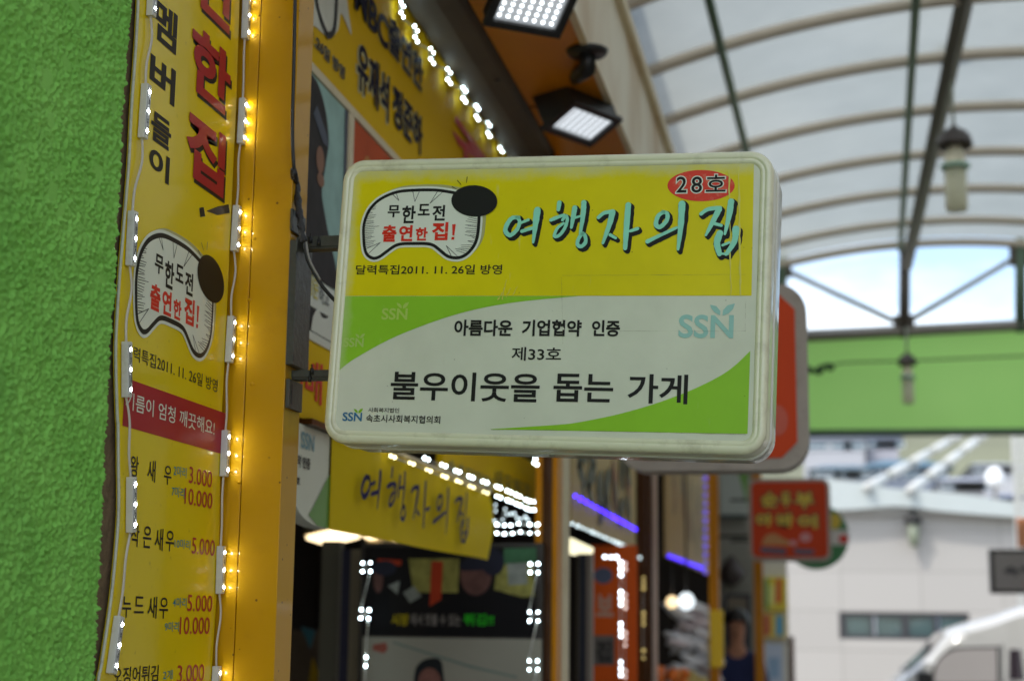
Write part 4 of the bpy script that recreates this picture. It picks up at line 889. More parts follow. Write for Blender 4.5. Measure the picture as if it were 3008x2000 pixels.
def build_strings():
    off = (860, 0, .3189)
    top = []
    for gx, gy, dx, dy in ((1008, 90, 24, 42), (1136, 315, 26, 44), (1284, 518, 28, 40), (1440, 704, 28, 36), (1581, 875, 26, 34), (1700, 1040, 22, 32), (1806, 1192, 20, 32), (1920, 1332, 22, 32), (2010, 1450, 22, 30)):
        for a, b in ((-.5, -.5), (.5, .5)):
            for e in (-1, 1):
                top.append((860 + .3189 * (gx + a * dx), .3189 * (gy + b * dy + e * 49)))
    led_string('bright white LED string along the top of the yellow header board', [onx(x, y, XH + .02) for x, y in top], LEDFAR, .0030)
    z6 = lambda p: (820 + .3476 * p[0], 1180 + .3476 * p[1])
    pair = lambda L: [q for p in L for q in ((p[0] - 16, p[1] - 6), (p[0] + 16, p[1] + 6))]
    r1 = [(960, 400), (1100, 440), (1245, 480), (1390, 536), (1508, 586), (1622, 634), (1738, 676), (1853, 720), (1943, 757), (2020, 792), (2100, 832), (2167, 848)]
    led_string('white LED string sloping down behind the upper edge of the yellow cloth banner', [onx(*z6(p), -1.0) for p in pair(r1[2:])], LEDFAR, .0036)
    r2 = [(1853, 803), (1945, 835), (2022, 868), (2103, 905), (2170, 918)]
    led_string('short white LED row right of the cloth banner, under the sloping string', [onx(*z6(p), -1.0) for p in pair(r2)], LEDFAR, .0036)
    rw = [(960, 463), (1120, 520), (1265, 578), (1398, 630), (1518, 672), (1628, 718), (1745, 765)]
    led_string('row of yellowish LED reflections, made as dim glowing beads, along the cloth banner top', [onx(*z6(p), -.925) for p in pair(rw)], REFLWARM, .0036)  # mirrored LEDs on the banner edge, added as weak glowing beads
    dim = [(1828, 870), (1830, 920), (1800, 970), (1820, 1005), (1890, 995), (1910, 905), (1925, 950), (1960, 945), (1990, 940), (2010, 980), (2040, 990), (2080, 970), (2100, 995)]
    led_string('cluster of dim LEDs in a tangle right of the cloth banner', [ony(*z6(p), 5.1) for p in dim], LEDDIM, .0042)
    r3 = [(1840, 1035), (1905, 1042), (1957, 1042), (2023, 1028), (2117, 1035), (2185, 1035), (2185, 1108), (2117, 1108), (2040, 1098), (1973, 1110), (1903, 1115), (1838, 1108)]
    led_string('two bright white LED rows right of the banner, above the photo poster', [ony(*z6(p), 4.5) for p in r3], LEDFAR, .0034)
    z7 = lambda p: (850 + .3391 * p[0], 1560 + .3391 * p[1])
    left = [(634, 274), (703, 271), (634, 347), (703, 346), (624, 677), (691, 681), (618, 750), (685, 754), (665, 1088), (660, 1163), (662, 1400), (660, 1470)]
    right = [(2086, 283), (2156, 280), (2086, 355), (2155, 355), (2081, 698), (2154, 698), (2081, 773), (2154, 774), (2078, 1120), (2150, 1120), (2078, 1196), (2150, 1196), (2078, 1520), (2150, 1520)]
    led_string('white LEDs in square clusters down the left edge of the photo poster', [ony(*z7(p), 4.5) for p in left], LEDFAR, .0034)
    led_string('white LEDs in square clusters down the photo poster edge, against the second pillar', [ony(*z7(p), 4.5) for p in right], LEDFAR, .0034)
    led_string('single bright LED pair just under the main sign, by the second pillar', [ony(*z6(p), 4.5) for p in ((2155, 515), (2180, 530), (2165, 480))], LEDFAR, .0040)
    X2 = -.82
    a, b = onx(1690, 1456, X2), onx(1866, 1553, X2)
    led_string('violet LED line sloping across the tan calligraphy board', [a.lerp(b, i / 14) for i in range(15)], LEDVIO, .0065, group='violet LED lines')
    a, b = onx(1681, 1537, X2 - .02), onx(1842, 1606, X2 - .02); c, d = onx(1846, 1628, X2 - .02), onx(1890, 1640, X2 - .02)
    led_string('dim white LED line along the lower edge of the tan calligraphy board', [a.lerp(b, i / 13) for i in range(14)] + [c.lerp(d, i / 4) for i in range(5)], LEDDIM, .0060)
    z8 = lambda x, y: (1540 + .4464 * x, 1300 + .4464 * y)
    tee = [z8(530, 750), z8(572, 752), z8(608, 752)] + [z8(636, y) for y in (788, 828, 868, 982, 1022, 1062, 1190, 1230, 1270, 1442, 1484, 1526)]
    led_string('white LED string bent down beside the orange menu banner in threes', [ony(x, y, 6.35) for x, y in tee], LEDMID, .0062)
    ref = [z8(665, y) for y in (795, 832, 1000, 1042, 1084, 1250, 1290, 1332, 1500, 1540)]
    led_string('reflection of the bent white LED string, made as very dim beads behind it', [ony(x, y, 6.5) for x, y in ref], glow('refl_faint', (.6, .45, .4), 1.1), .0065)  # stands in for the reflection of the bent string; no second string there
    gold = [z8(785, y) for y in (888, 922, 958, 1120, 1156, 1192, 1365, 1415)]
    led_string('golden LED reflections on the dark third pillar, made as a row of dim beads', [onx(x, y, -.785 + .012) for x, y in gold], REFLGOLD, .0070)  # LED reflections in the brown paint, put in as glowing beads
    a, b = onx(1966, 1632, X2), onx(2066, 1669, X2)
    led_string('violet LED line along the lower edge of the beige calligraphy board', [a.lerp(b, i / 11) for i in range(12)], LEDVIO2, .0080, group='violet LED lines')
    v0 = onx(2072, 1380, -.62); v1 = onx(2072, 1680, -.62)
    led_string('faint upright violet LED line beside the narrow fourth pillar', [v0.lerp(v1, i / 12) for i in range(13)], glow('led_violet_faint', (.12, .06, .7), .35), .012, group='violet LED lines')
build_strings()

# ================================================================== the shop interior, photo posters, ceiling lights
def build_interior():
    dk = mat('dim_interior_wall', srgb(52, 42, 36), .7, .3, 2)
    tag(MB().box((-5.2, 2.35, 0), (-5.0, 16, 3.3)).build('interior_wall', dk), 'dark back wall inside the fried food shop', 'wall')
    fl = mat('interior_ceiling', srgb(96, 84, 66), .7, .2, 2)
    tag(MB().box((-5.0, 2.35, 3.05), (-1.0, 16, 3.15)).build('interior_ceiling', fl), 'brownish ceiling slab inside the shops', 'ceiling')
    bl = mat('shop_block_render', srgb(150, 140, 120), .8, .1, 2)
    tag(MB().box((-7, -1, 3.32), (-1.12, 17, 5.2)).build('shop_building', bl), 'unseen upper storey of the shop row, put in to block the left-hand sun', 'building')  # mass out of view, keeps the left-hand sun off the arcade
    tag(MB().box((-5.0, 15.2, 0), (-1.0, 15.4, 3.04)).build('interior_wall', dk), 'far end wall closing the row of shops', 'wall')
    tag(MB().box((4.75, -3, 0), (9, 15, 5.4)).build('opposite_light_block', bl), 'unseen plain block across the market street, added to cut the side light', 'building')  # out of view; added so light comes from the roof and street end
    tag(MB().box((-7, -4, 0), (-1.0, -.7, 5.3)).build('neighbour_light_block', bl), 'unseen plain block on this side before the green wall, added to cut stray light', 'building')  # out of view; added to tame haze from the open sky
    # ceiling light panels
    wl_ = glow('warm_panel', (1, .76, .44), 1.25)
    for lab, pts, z in (('square warm ceiling light panel below the white rounded board', [(900, 1583), (985, 1563), (1056, 1580), (965, 1603)], EZ + .36), ('slim warm ceiling light panel under the middle of the cloth banner', [(1085, 1614), (1190, 1598), (1240, 1604), (1150, 1622)], EZ + .36), ('faint warm ceiling light peeking behind the cloth banner hem', [(1060, 1570), (1120, 1578), (1160, 1596), (1085, 1586)], EZ + .42)):
        q = [onz(*p, z) for p in pts]; o = sum(q, Vector()) / 4
        t = thing('ceiling_light', lab, 'ceiling light', o, 'ceiling light panels inside the shop')
        MB().prism([(p.x - o.x, p.y - o.y) for p in q], 0, .015).build('diffuser', wl_, t)
        MB().prism([((p.x - o.x) * 1.12, (p.y - o.y) * 1.12) for p in q], .016, .05).build('housing', CREAM, t)
    t = thing('ceiling_light', 'pale yellow light box tucked between cream edge and tan board', 'ceiling light', ony(1705, 1605, 6.2), 'ceiling light panels inside the shop')
    o = t.matrix_world.translation; q = [ony(*p, 6.2) - o for p in ((1672, 1578), (1730, 1605), (1728, 1622), (1672, 1626))]
    mb = MB(); mb.add([(p.x, d, p.z) for d in (0, .12) for p in q], [(0, 1, 2, 3), (7, 6, 5, 4), (0, 4, 5, 1), (1, 5, 6, 2), (2, 6, 7, 3), (3, 7, 4, 0)]); mb.build('diffuser', glow('yellow_panel', (1, .93, .60), .6), t)
    # left jambs of the shop
    jb = frontal(4.56)
    for lab, x0, x1, m, y in (('grey-beige door jamb in the dim shop, left of the navy strip', 940, 992, mat('grey_jamb', srgb(92, 88, 72), .6, .1), 4.80), ('narrow navy strip between the two beige jambs', 1001, 1026, mat('navy_jamb', srgb(40, 38, 66), .5, .1), 4.75), ('beige door jamb touching the photo poster', 1026, 1060, mat('beige_jamb', srgb(140, 128, 104), .6, .1), 4.72)):
        a, b = ony(x0, 1800, y), ony(x1, 1800, y)
        tag(MB().box((a.x, y, 0), (b.x, y + .05, 1.80 if x0 < 1000 else 1.77)).build('door_jamb', m), lab, 'door jamb')
    # photo posters on the cross wall
    Y = 4.6
    P = frontal(Y)
    a = ony(1060, 1600, Y); b = ony(1594, 1600, Y)
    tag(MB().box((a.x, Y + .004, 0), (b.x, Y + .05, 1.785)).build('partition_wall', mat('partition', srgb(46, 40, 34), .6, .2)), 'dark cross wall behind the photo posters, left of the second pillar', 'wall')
    t, W, H, L = flat_board('photo_poster', 'big dark television still poster with a man in a black cap and green caption words', 'poster', P, (1072, 1606, 1864, 1576), mat('poster_black', srgb(24, 20, 20), .6, .3, 6, spec=.15), .003)
    def sp(name, m, polys, z):
        mb = MB()
        for i, pl in enumerate(polys):
            mb = MB(); mb.sheet([L(*p) for p in pl], z + i * .0003); mb.build(name, m, t)
    sp('shop_print', mat('poster_yellow', srgb(140, 134, 70), .6, .7, 30, spec=.15), [[(1200, 1640), (1350, 1640), (1345, 1740), (1215, 1740)], [(1460, 1650), (1566, 1640), (1570, 1750), (1450, 1760)]], .001)
    sp('sign_print', mat('poster_red_strip', srgb(170, 58, 30), .6, .2, 20, spec=.15), [[(1268, 1648), (1302, 1648), (1296, 1760), (1262, 1780)], [(1110, 1640), (1180, 1645), (1178, 1660), (1110, 1658)]], .0018)
    sp('awning_print', mat('poster_green', srgb(60, 96, 66), .6, .3, 30, spec=.15), [[(1480, 1610), (1576, 1608), (1576, 1650), (1480, 1656)]], .0018)
    sp('poster_paper_print', mat('poster_pale', srgb(130, 132, 124), .6, .5, 30, spec=.15), [[(1490, 1655), (1548, 1652), (1550, 1715), (1494, 1718)], [(1140, 1720), (1175, 1705), (1168, 1745)], [(1185, 1740), (1215, 1720), (1240, 1750), (1205, 1770)]], .0022)
    sp('jacket_print', mat('poster_jacket', srgb(18, 16, 18), .6, .2, 10, spec=.15), [smooth_path([(1250, 1865), (1275, 1800), (1330, 1760), (1370, 1735), (1440, 1730), (1500, 1745), (1560, 1770), (1576, 1865)], 4), [(1075, 1760), (1110, 1690), (1140, 1700), (1150, 1865), (1075, 1865)]], .0026)
    sp('face_print', mat('poster_face', srgb(96, 66, 60), .6, .55, 30, spec=.15), [ellipse(1398, 1690, 46, 58), ellipse(1112, 1700, 14, 40)], .0032)
    sp('hair_print', mat('poster_cap', srgb(38, 38, 50), .6, .2, 10, spec=.15), [smooth_path([(1350, 1660), (1370, 1640), (1430, 1632), (1448, 1660), (1430, 1672), (1360, 1676)], 3), ellipse(1448, 1650, 34, 40), ellipse(1130, 1668, 36, 22)], .0036)
    ly = MB(); Pl = P; 
    def cap(s, x0, x1, m):
        mb = MB(); a_, b_ = L(x0, 1836), L(x1, 1802); put_text(mb, s, a_[0], a_[1], b_[0], b_[1], .0042, .03); mb.build('lettering', m, t)
    cap('시장', 1150, 1202, mat('poster_caption_yellow', srgb(170, 150, 20), .6, .05, spec=.15)); cap('에서 맛볼 수 있는', 1206, 1355, mat('poster_caption_grey', srgb(120, 112, 106), .6, .05, spec=.15)); cap('튀김!!', 1362, 1452, mat('poster_caption_green', srgb(40, 170, 30), .6, .05, spec=.15))
    t, W, H, L = flat_board('photo_poster', 'white poster with a dark-haired head at its lower edge, below the dark poster', 'poster', P, (1066, 1869, 2260, 1590), mat('poster_white', srgb(150, 146, 132), .6, .1, 3, spec=.15), .003)
    sp('hair_print', mat('poster_hair', srgb(34, 36, 38), .6, .2, 20, spec=.15), [smooth_path([(1215, 2010), (1222, 1960), (1250, 1935), (1290, 1934), (1302, 1970), (1298, 2040), (1215, 2040)], 4)], .001)
    sp('face_print', mat('poster_face_red', srgb(128, 86, 76), .6, .5, 30, spec=.15), [ellipse(1262, 2005, 34, 45)], .0016)
    sp('logo_print', mat('poster_mark', srgb(150, 84, 70), .6, .4, 30, spec=.15), [[(1096, 1892), (1134, 1885), (1140, 1905), (1128, 1918), (1094, 1908)]], .001)
    sp('line_print', mat('poster_line', srgb(112, 126, 118), .6, .1, spec=.15), [[(1155, 1882), (1380, 1952), (1520, 1985), (1520, 1991), (1380, 1960), (1155, 1888)]], .0008)
    # dark doorway clutter on the left: pennants and a poster deep in the shop
    tag(MB().prism([(p.x, p.z) for p in (ony(884, 1838, 5.4), ony(926, 1850, 5.4), ony(912, 1905, 5.4))], 0, .004).build('pennant', mat('pennant_blue', srgb(48, 110, 128), .6, .1)), 'blue triangular pennant hanging in the dim shop doorway', 'pennant')
    o = bpy.data.objects['pennant']; o.matrix_world = Matrix(((1, 0, 0, 0), (0, 0, -1, 5.4), (0, 1, 0, 0), (0, 0, 0, 1)))
    t, W, H, L = flat_board('photo_poster', 'dim poster with a yellow corner in the doorway beside the first pillar', 'poster', frontal(5.5), (846, 1850, 2080, 938), mat('poster_dim', srgb(98, 84, 70), .6, .4, 9, spec=.15), .004)
    sp('corner_print', mat('poster_ochre', srgb(176, 142, 24), .6, .1, spec=.15), [[(900, 2060), (918, 1925), (938, 1980), (938, 2070)]], .001)
build_interior()

# ================================================================== the next shops down the row
def build_next_shops():
    tan = mat('tan_board', srgb(196, 168, 112), .55, .18, 3); beige = mat('beige_board', srgb(190, 158, 102), .55, .15, 3); gk = mat('brush_grey', srgb(66, 66, 60), .5, .3, 9)
    X = -.84; P = facade(X)
    def board(label, x0, y0t, y0b, x1, m, marks, seed):
        a = onx(x0, y0b, X); zt = onx(x0, y0t, X).z; b = onx(x1, y0b, X)
        t = thing('calligraphy_board', label, 'sign board', Plane((X, a.y, a.z), (0, 1, 0), (0, 0, 1)).M, 'tan calligraphy boards')
        W, H = b.y - a.y, zt - a.z; MB().box((0, 0, -.02), (W, H, 0)).build('board', m, t)
        r = random.Random(seed); rust = mat('brush_rust', srgb(150, 70, 50), .5, .2)
        for k in range(marks):
            u = W * (.12 + .70 * k / max(marks - 1, 1)); 
            for s in range(3):
                v = H * r.uniform(.35, .92); tm = gk if r.random() < .8 else rust; tgt = MB()
                tgt.ribbon([(u + r.uniform(-.05, .05), v), (u + r.uniform(-.08, .08), v - H * .12), (u + r.uniform(-.05, .1), v - H * .26)], [.06, .09, .03], .002 + .0005 * (k * 3 + s), .2, r); tgt.build('brush_lettering', tm, t)
    board('tan board with grey brush lettering over the violet LED line', 1680, 1180, 1535, 1868, tan, 7, 3)
    board('beige board with black brush lettering beyond the third pillar', 1962, 1250, 1634, 2082, beige, 5, 9)
    # shop two: jamb posts and an orange menu banner
    for lab, x0, x1, y, m in (('taupe jamb left of the orange menu banner', 1694, 1702, 6.0, mat('taupe_jamb', srgb(120, 108, 86), .5, .1)), ('navy jamb left of the orange menu banner', 1702, 1722, 5.95, mat('deep_navy', srgb(44, 46, 62), .5, .1)), ('grey jamb touching the orange menu banner', 1722, 1738, 5.9, mat('ash_jamb', srgb(128, 116, 104), .5, .1))):
        a, b = ony(x0, 1800, y), ony(x1, 1800, y)
        tag(MB().box((a.x, y, 0), (b.x, y + .05, ony(x0, 1625, y).z)).build('door_jamb', m), lab, 'door jamb')
    om = mat('orange_banner', srgb(206, 84, 14), .6, .12, 4, spec=.2)
    Pm = frontal(6.6)
    t, W, H, L = flat_board('menu_banner', 'tall orange menu banner with pale Korean letters and a blue oval', 'banner', Pm, (1737, 1600, 2120, 1872), om, .006)
    mb = MB(); mb.sheet([L(*p) for p in ellipse(1772, 1690, 28, 24)], .001); mb.build('blue_oval', mat('slate_blue_print', srgb(70, 80, 110), .5, .1), t)
    mb = MB(); a, b = L(1752, 1810), L(1802, 1745); put_text(mb, '보', a[0], a[1], b[0], b[1], .001, .05); mb.build('lettering', mat('dull_pink_print', srgb(180, 140, 120), .5, .1), t)
    mb = MB(); mb.sheet([L(*p) for p in ((1742, 1865), (1806, 1865), (1806, 1952), (1742, 1952))], .001); mb.build('grey_square', mat('grey_print', srgb(96, 90, 84), .5, .2), t)
    mb = MB(); a, b = L(1750, 1945), L(1798, 1880); put_text(mb, '집', a[0], a[1], b[0], b[1], .002, .05); mb.build('lettering', mat('dark_print', srgb(40, 36, 34), .5, .2), t)
    # shop three: bright wrapped goods, a warm bulb
    y = 9.2
    t = thing('goods_display', 'heap of goods in bright clear plastic lit from above beside the fourth pillar', 'goods', ony(2020, 1990, y))
    o = t.matrix_world.translation; r = random.Random(12)
    pm = mat('clear_wrap', srgb(236, 238, 244), .2, .1, 6, coat=.4); pm2 = mat('pink_wrap', srgb(216, 204, 208), .3, .15, 8)
    for k in range(44):
        px = r.uniform(1985, 2092); py = r.uniform(1775 + max(0, (2000 - px) * 1.2), 2040); q = ony(px, py, y + r.uniform(-.1, .3)) - o
        bm = bmesh.new(); bmesh.ops.create_icosphere(bm, subdivisions=2, radius=r.uniform(.03, .055))
        for v in bm.verts: v.co *= 1 + .3 * noise.noise(v.co * 20 + Vector((k, 0, 0)))
        mb = MB(); mb.bm(bm, Matrix.Translation(q) @ Matrix.Rotation(r.uniform(-.7, .7), 4, 'Y') @ Matrix.Diagonal((1.9, .9, .55, 1))); mb.build('wrapped_bag', pm if k % 3 else pm2, t)
    for lab, px, py, rx, c, s in (('warm glowing bulb over the wrapped goods', 1974, 1768, .035, (1, .72, .38), .75), ('cool white tube lamp over the wrapped goods', 2016, 1766, .05, (.85, .95, 1), .6)):
        q = ony(px, py, 9.0); t = thing('shop_lamp', lab, 'lamp', q)
        MB().lathe([(0, -rx), (rx * .7, -rx * .7), (rx, 0), (rx * .7, rx * .7), (rx * .3, rx), (0, rx)], 14).build('bulb', glow('lamp_' + str(int(rx * 1000)), c, s), t)
        MB().tube([(0, 0, rx), (0, 0, .9)], .006).build('cord', BLACK, t)
    y = 8.4
    for lab, px, py, m, n_ in (('tray of orange snacks at the bottom edge, right of the third pillar', 1968, 1985, mat('orange_goods', srgb(236, 120, 40), .5, .25, 20), 9), ('tray of pale green packets at the bottom edge beside the orange snacks', 2030, 1998, mat('pale_goods', srgb(196, 176, 110), .5, .3, 20), 8)):
        q = ony(px, py, y); t = thing('snack_tray', lab, 'tray', q, 'trays of goods at the bottom edge'); r = random.Random(px)
        MB().box((-.11, -.1, -.10), (.11, .1, -.04), .01).build('tray', CREAM, t)
        for k in range(n_):
            bm = bmesh.new(); bmesh.ops.create_icosphere(bm, subdivisions=2, radius=.035)
            for v in bm.verts: v.co *= 1 + .35 * noise.noise(v.co * 30 + Vector((k, 3, 0)))
            mb = MB(); mb.bm(bm, Matrix.Translation((r.uniform(-.08, .08), r.uniform(-.07, .07), r.uniform(-.03, .03)))); mb.build('snack', m, t)
    for lab, z in (('display table under the wrapped goods', ony(2020, 2040, 9.2).z), ('low counter under the snack trays', ony(1990, 2040, 8.4).z - .03)):
        y_ = 9.2 if 'wrapped' in lab else 8.4; x_ = ony(2020, 2000, y_).x
        t = thing('display_table', lab, 'table', (x_, y_, 0)); MB().box((-.5, -.25, z - .04), (.35, .3, z), .005).build('tabletop', STEEL, t)
        for a in (-.45, .3):
            for b in (-.2, .25): MB().box((a - .02, b - .02, 0), (a + .02, b + .02, z - .041)).build('leg', STEEL, t)
    # shop four: green-white sign, grey wall, framed poster, wall lamp
    y = 14.6; P4 = frontal(y)
    t, W, H, L = flat_board('shop_sign', 'white sign with a green right end beyond the fourth pillar', 'sign', P4, (2112, 1300, 1512, 2196), mat('pale_sign', srgb(196, 204, 198), .4, .1, 3), .05)
    mb = MB(); mb.sheet([L(*p) for p in ((2178, 1310), (2196, 1310), (2196, 1490), (2184, 1440), (2168, 1380))], .002); mb.build('green_end', mat('lime_print', srgb(120, 176, 80), .4, .1), t)
    MB().box((0, -.03, -.05), (W, 0, .02)).build('dark_rail', mat('dark_teal', srgb(48, 66, 66), .4, .1), t)
    a, b = ony(2106, 1800, y + .1), ony(2236, 1800, y + .1)
    tag(MB().box((a.x, y + .1, 0), (b.x, y + .3, 3.4)).build('side_wall', mat('grey_side_wall', srgb(160, 158, 148), .7, .1, 2)), 'grey wall between the fourth and the farthest amber posts', 'wall')
    t = thing('wall_lamp', 'small dark wall lamp on the grey wall beyond the fourth pillar', 'lamp', ony(2150, 1684, y + .09)); MB().lathe([(.0, .14), (.04, .13), (.13, 0), (.1, -.05), (.05, -.1), (0, -.12)], 14, (0, -.06, 0)).build('lamp_shade', mat('dark_shade', srgb(70, 58, 54), .5, .1), t); MB().box((-.02, -.03, .10), (.02, .01, .16)).build('arm', BLACK, t)
    t, W, H, L = flat_board('framed_poster', 'dark framed poster with a pale blurred picture on the grey wall', 'poster', P4, (2128, 1742, 1960, 2206), mat('navy_frame', srgb(44, 46, 58), .4, .1), .03)
    mb = MB(); mb.sheet([L(*p) for p in ((2138, 1752), (2194, 1756), (2194, 1815), (2138, 1815))], .002); mb.build('picture', mat('picture_grey', srgb(130, 118, 100), .4, .4, 9), t)
    # far left posters and post
    y = 16.5; P5 = frontal(y)
    t, W, H, L = flat_board('advert_board', 'yellow, red and green advertising board right of the farthest amber post', 'sign board', P5, (2244, 1694, 1792, 2312), mat('advert_yellow', srgb(232, 206, 60), .4, .1, 4), .04)
    for nm, c, pts in (('red_print', (222, 90, 40), [(2280, 1700), (2296, 1700), (2296, 1770), (2278, 1770)]), ('green_print', (96, 150, 70), [(2246, 1698), (2258, 1698), (2258, 1788), (2246, 1788)]), ('cream_print', (236, 226, 130), [(2258, 1720), (2276, 1716), (2276, 1776), (2258, 1776)])):
        mb = MB(); mb.sheet([L(*p) for p in pts], .004); mb.build(nm, mat('advert_' + nm, srgb(*c), .4, .1), t)
    t, W, H, L = flat_board('advert_board', 'lower advertising board with red left and blue right panels', 'sign board', P5, (2244, 1800, 1872, 2308), mat('advert_yellow_low', srgb(228, 200, 90), .4, .1, 4), .04)
    for nm, c, pts in (('red_print', (190, 60, 40), [(2246, 1804), (2262, 1804), (2262, 1862), (2246, 1868)]), ('blue_print', (80, 170, 210), [(2280, 1806), (2300, 1806), (2300, 1866), (2280, 1866)])):
        mb = MB(); mb.sheet([L(*p) for p in pts], .004); mb.build(nm, mat('advert_low_' + nm, srgb(*c), .4, .1), t)
    t, W, H, L = flat_board('notice_board', 'pale blue-white notice board under the advertising boards', 'sign board', P5, (2246, 1888, 2200, 2302), mat('notice_white', srgb(198, 206, 222), .4, .1, 2), .04)
    mb = MB(); mb.sheet([L(*p) for p in ((2258, 1930), (2290, 1930), (2290, 1990), (2258, 1990))], .004); mb.build('blue_print', mat('notice_blue', srgb(150, 178, 206), .4, .1), t)
    a = ony(2306, 1868, 16.6); b = ony(2332, 1868, 16.6)
    tag(MB().box((a.x, 16.6, 0), (b.x, 16.75, a.z), .01).build('post', mat('brown_post', srgb(92, 62, 50), .6, .2)), 'dark brown post between the notice board and the white building', 'post')
    # wall of posters is carried by this narrow end wall
    a = ony(2238, 1700, 16.56)
    tag(MB().box((a.x, 16.56, 0), (a.x + .26, 16.6, a.z + .25)).build('side_wall', mat('pale_end_wall', srgb(214, 206, 190), .7, .1)), 'narrow pale wall carrying the advertising boards', 'wall')
build_next_shops()

# ------------------------------------------------------------------ a person in a navy jacket down the row
def skin_body(name, m, joints, edges, parent, sub=2):
    me = bpy.data.meshes.new(name); me.from_pydata([j[0] for j in joints], edges, [])
    o = bpy.data.objects.new(name, me); C.objects.link(o)
    md = o.modifiers.new('skin', 'SKIN'); md.use_smooth_shade = True
    for i, j in enumerate(joints): me.skin_vertices[0].data[i].radius = (j[1], j[2] if len(j) > 2 else j[1])
    me.skin_vertices[0].data[0].use_root = True
    s = o.modifiers.new('sub', 'SUBSURF'); s.levels = sub; s.render_levels = sub
    dg = bpy.context.evaluated_depsgraph_get(); dg.update()
    nm = bpy.data.meshes.new_from_object(o.evaluated_get(dg)); bpy.data.objects.remove(o)
    nm.materials.clear(); nm.materials.append(m); nm.polygons.foreach_set('use_smooth', [True] * len(nm.polygons))
    return link(name, nm, parent)
def build_person():
    y = 12.2; c = ony(2164, 1850, y)
    t = thing('person', 'dark-haired person in a navy jacket standing between the last two amber posts', 'person', (c.x, y, 0)); t.scale = (.94, .94, .94)
    skin = mat('skin', srgb(190, 136, 108), .6, .08, 30, spec=.3); navy = mat('navy_cloth', srgb(32, 42, 88), .8, .2, 20); hair = mat('black_hair', srgb(34, 28, 26), .5, .3, 40); tr = mat('dark_trousers', srgb(40, 40, 46), .8, .2, 20)
    J = [((0, 0, .92), .11, .09), ((0, 0, 1.15), .115, .085), ((0, -.01, 1.36), .13, .085), ((0, 0, 1.48), .064), ((0, -.015, 1.52), .055), ((0, -.02, 1.60), .075, .09), ((0, -.02, 1.68), .07, .085), ((0, -.01, 1.73), .04),
         ((.16, 0, 1.37), .05), ((.21, .01, 1.14), .042), ((.20, -.10, .94), .034), ((.19, -.15, .88), .03), ((-.16, 0, 1.37), .05), ((-.21, .01, 1.14), .042), ((-.20, -.10, .94), .034), ((-.19, -.15, .88), .03),
         ((.09, 0, .86), .085), ((.10, -.01, .47), .06), ((.10, 0, .08), .042), ((.10, -.12, .04), .035), ((-.09, 0, .86), .085), ((-.10, -.01, .47), .06), ((-.10, 0, .08), .042), ((-.10, -.12, .04), .035)]
    E_ = [(0, 1), (1, 2), (2, 3), (3, 4), (4, 5), (5, 6), (6, 7), (2, 8), (8, 9), (9, 10), (10, 11), (2, 12), (12, 13), (13, 14), (14, 15), (0, 16), (16, 17), (17, 18), (18, 19), (0, 20), (20, 21), (21, 22), (22, 23)]
    skin_body('body', skin, J, E_, t)
    g = lambda idx, k: [(J[i][0], J[i][1] + k, (J[i][2] if len(J[i]) > 2 else J[i][1]) + k) for i in idx]
    skin_body('jacket', navy, g([0, 1, 2, 3, 8, 9, 10, 12, 13, 14], .024), [(0, 1), (1, 2), (2, 3), (2, 4), (4, 5), (5, 6), (2, 7), (7, 8), (8, 9)], t)
    skin_body('trousers', tr, g([0, 16, 17, 18, 20, 21, 22], .016), [(0, 1), (1, 2), (2, 3), (0, 4), (4, 5), (5, 6)], t)
    bm = bmesh.new(); bmesh.ops.create_uvsphere(bm, u_segments=20, v_segments=14, radius=.108)
    for v in list(bm.verts):
        if v.co.z < -.045 or (v.co.y < -.062 and v.co.z < .0): bm.verts.remove(v)
    mb = MB(); mb.bm(bm, Matrix.Translation((0, -.005, 1.685)), True); mb.build('hair', hair, t)
    # face details
    fd = MB()
    for s in (-1, 1): fd.lathe([(0, -.006), (.009, 0), (0, .006)], 8, (s * .03, -.112, 1.645))
    fd.box((-.022, -.108, 1.578), (.022, -.1, 1.586), .002); fd.build('eyes_and_mouth', hair, t)
    nb = MB(); nb.box((-.010, -.128, 1.605), (.010, -.1, 1.64), .004); nb.build('nose', skin, t)
build_person()

# ================================================================== more projecting signs down the row
def rsign(label, px0, py0, px1, py1, y, r, depth, frame_m, face_m, border, name='projecting_sign', cut=0):
    c = ony((px0 + px1) / 2, (py0 + py1) / 2, y); a = ony(px0, (py0 + py1) / 2, y); b = ony(px1, (py0 + py1) / 2, y)
    W = (b.x - a.x) / 2; H = (ony((px0 + px1) / 2, py0, y).z - ony((px0 + px1) / 2, py1, y).z) / 2
    t = thing(name, label, 'sign', frontal(y, c.x, c.z).M, None)
    MB().prism(rrect(-W, -H, W, H, r), -depth, 0).build('frame', frame_m, t)
    if cut: fp = [(-W + border, -H + border + cut), (-W + border + cut, -H + border), (W - border - cut, -H + border), (W - border, -H + border + cut), (W - border, H - border - cut), (W - border - cut, H - border), (-W + border + cut, H - border), (-W + border, H - border - cut)]
    else: fp = rrect(-W + border, -H + border, W - border, H - border, max(r - border, .01))
    MB().prism(fp, .0005, .006).build('face', face_m, t)
    MB().tube([(-W, H * .5, -depth / 2), (-W - .12, H * .5, -depth / 2)], .008).build('arm', BLACK, t); MB().tube([(-W, -H * .5, -depth / 2), (-W - .12, -H * .5, -depth / 2)], .008).build('arm', BLACK, t)
    return t, W, H, lambda x, y_: (ony(x, y_, y).x - c.x, ony(x, y_, y).z - c.z)
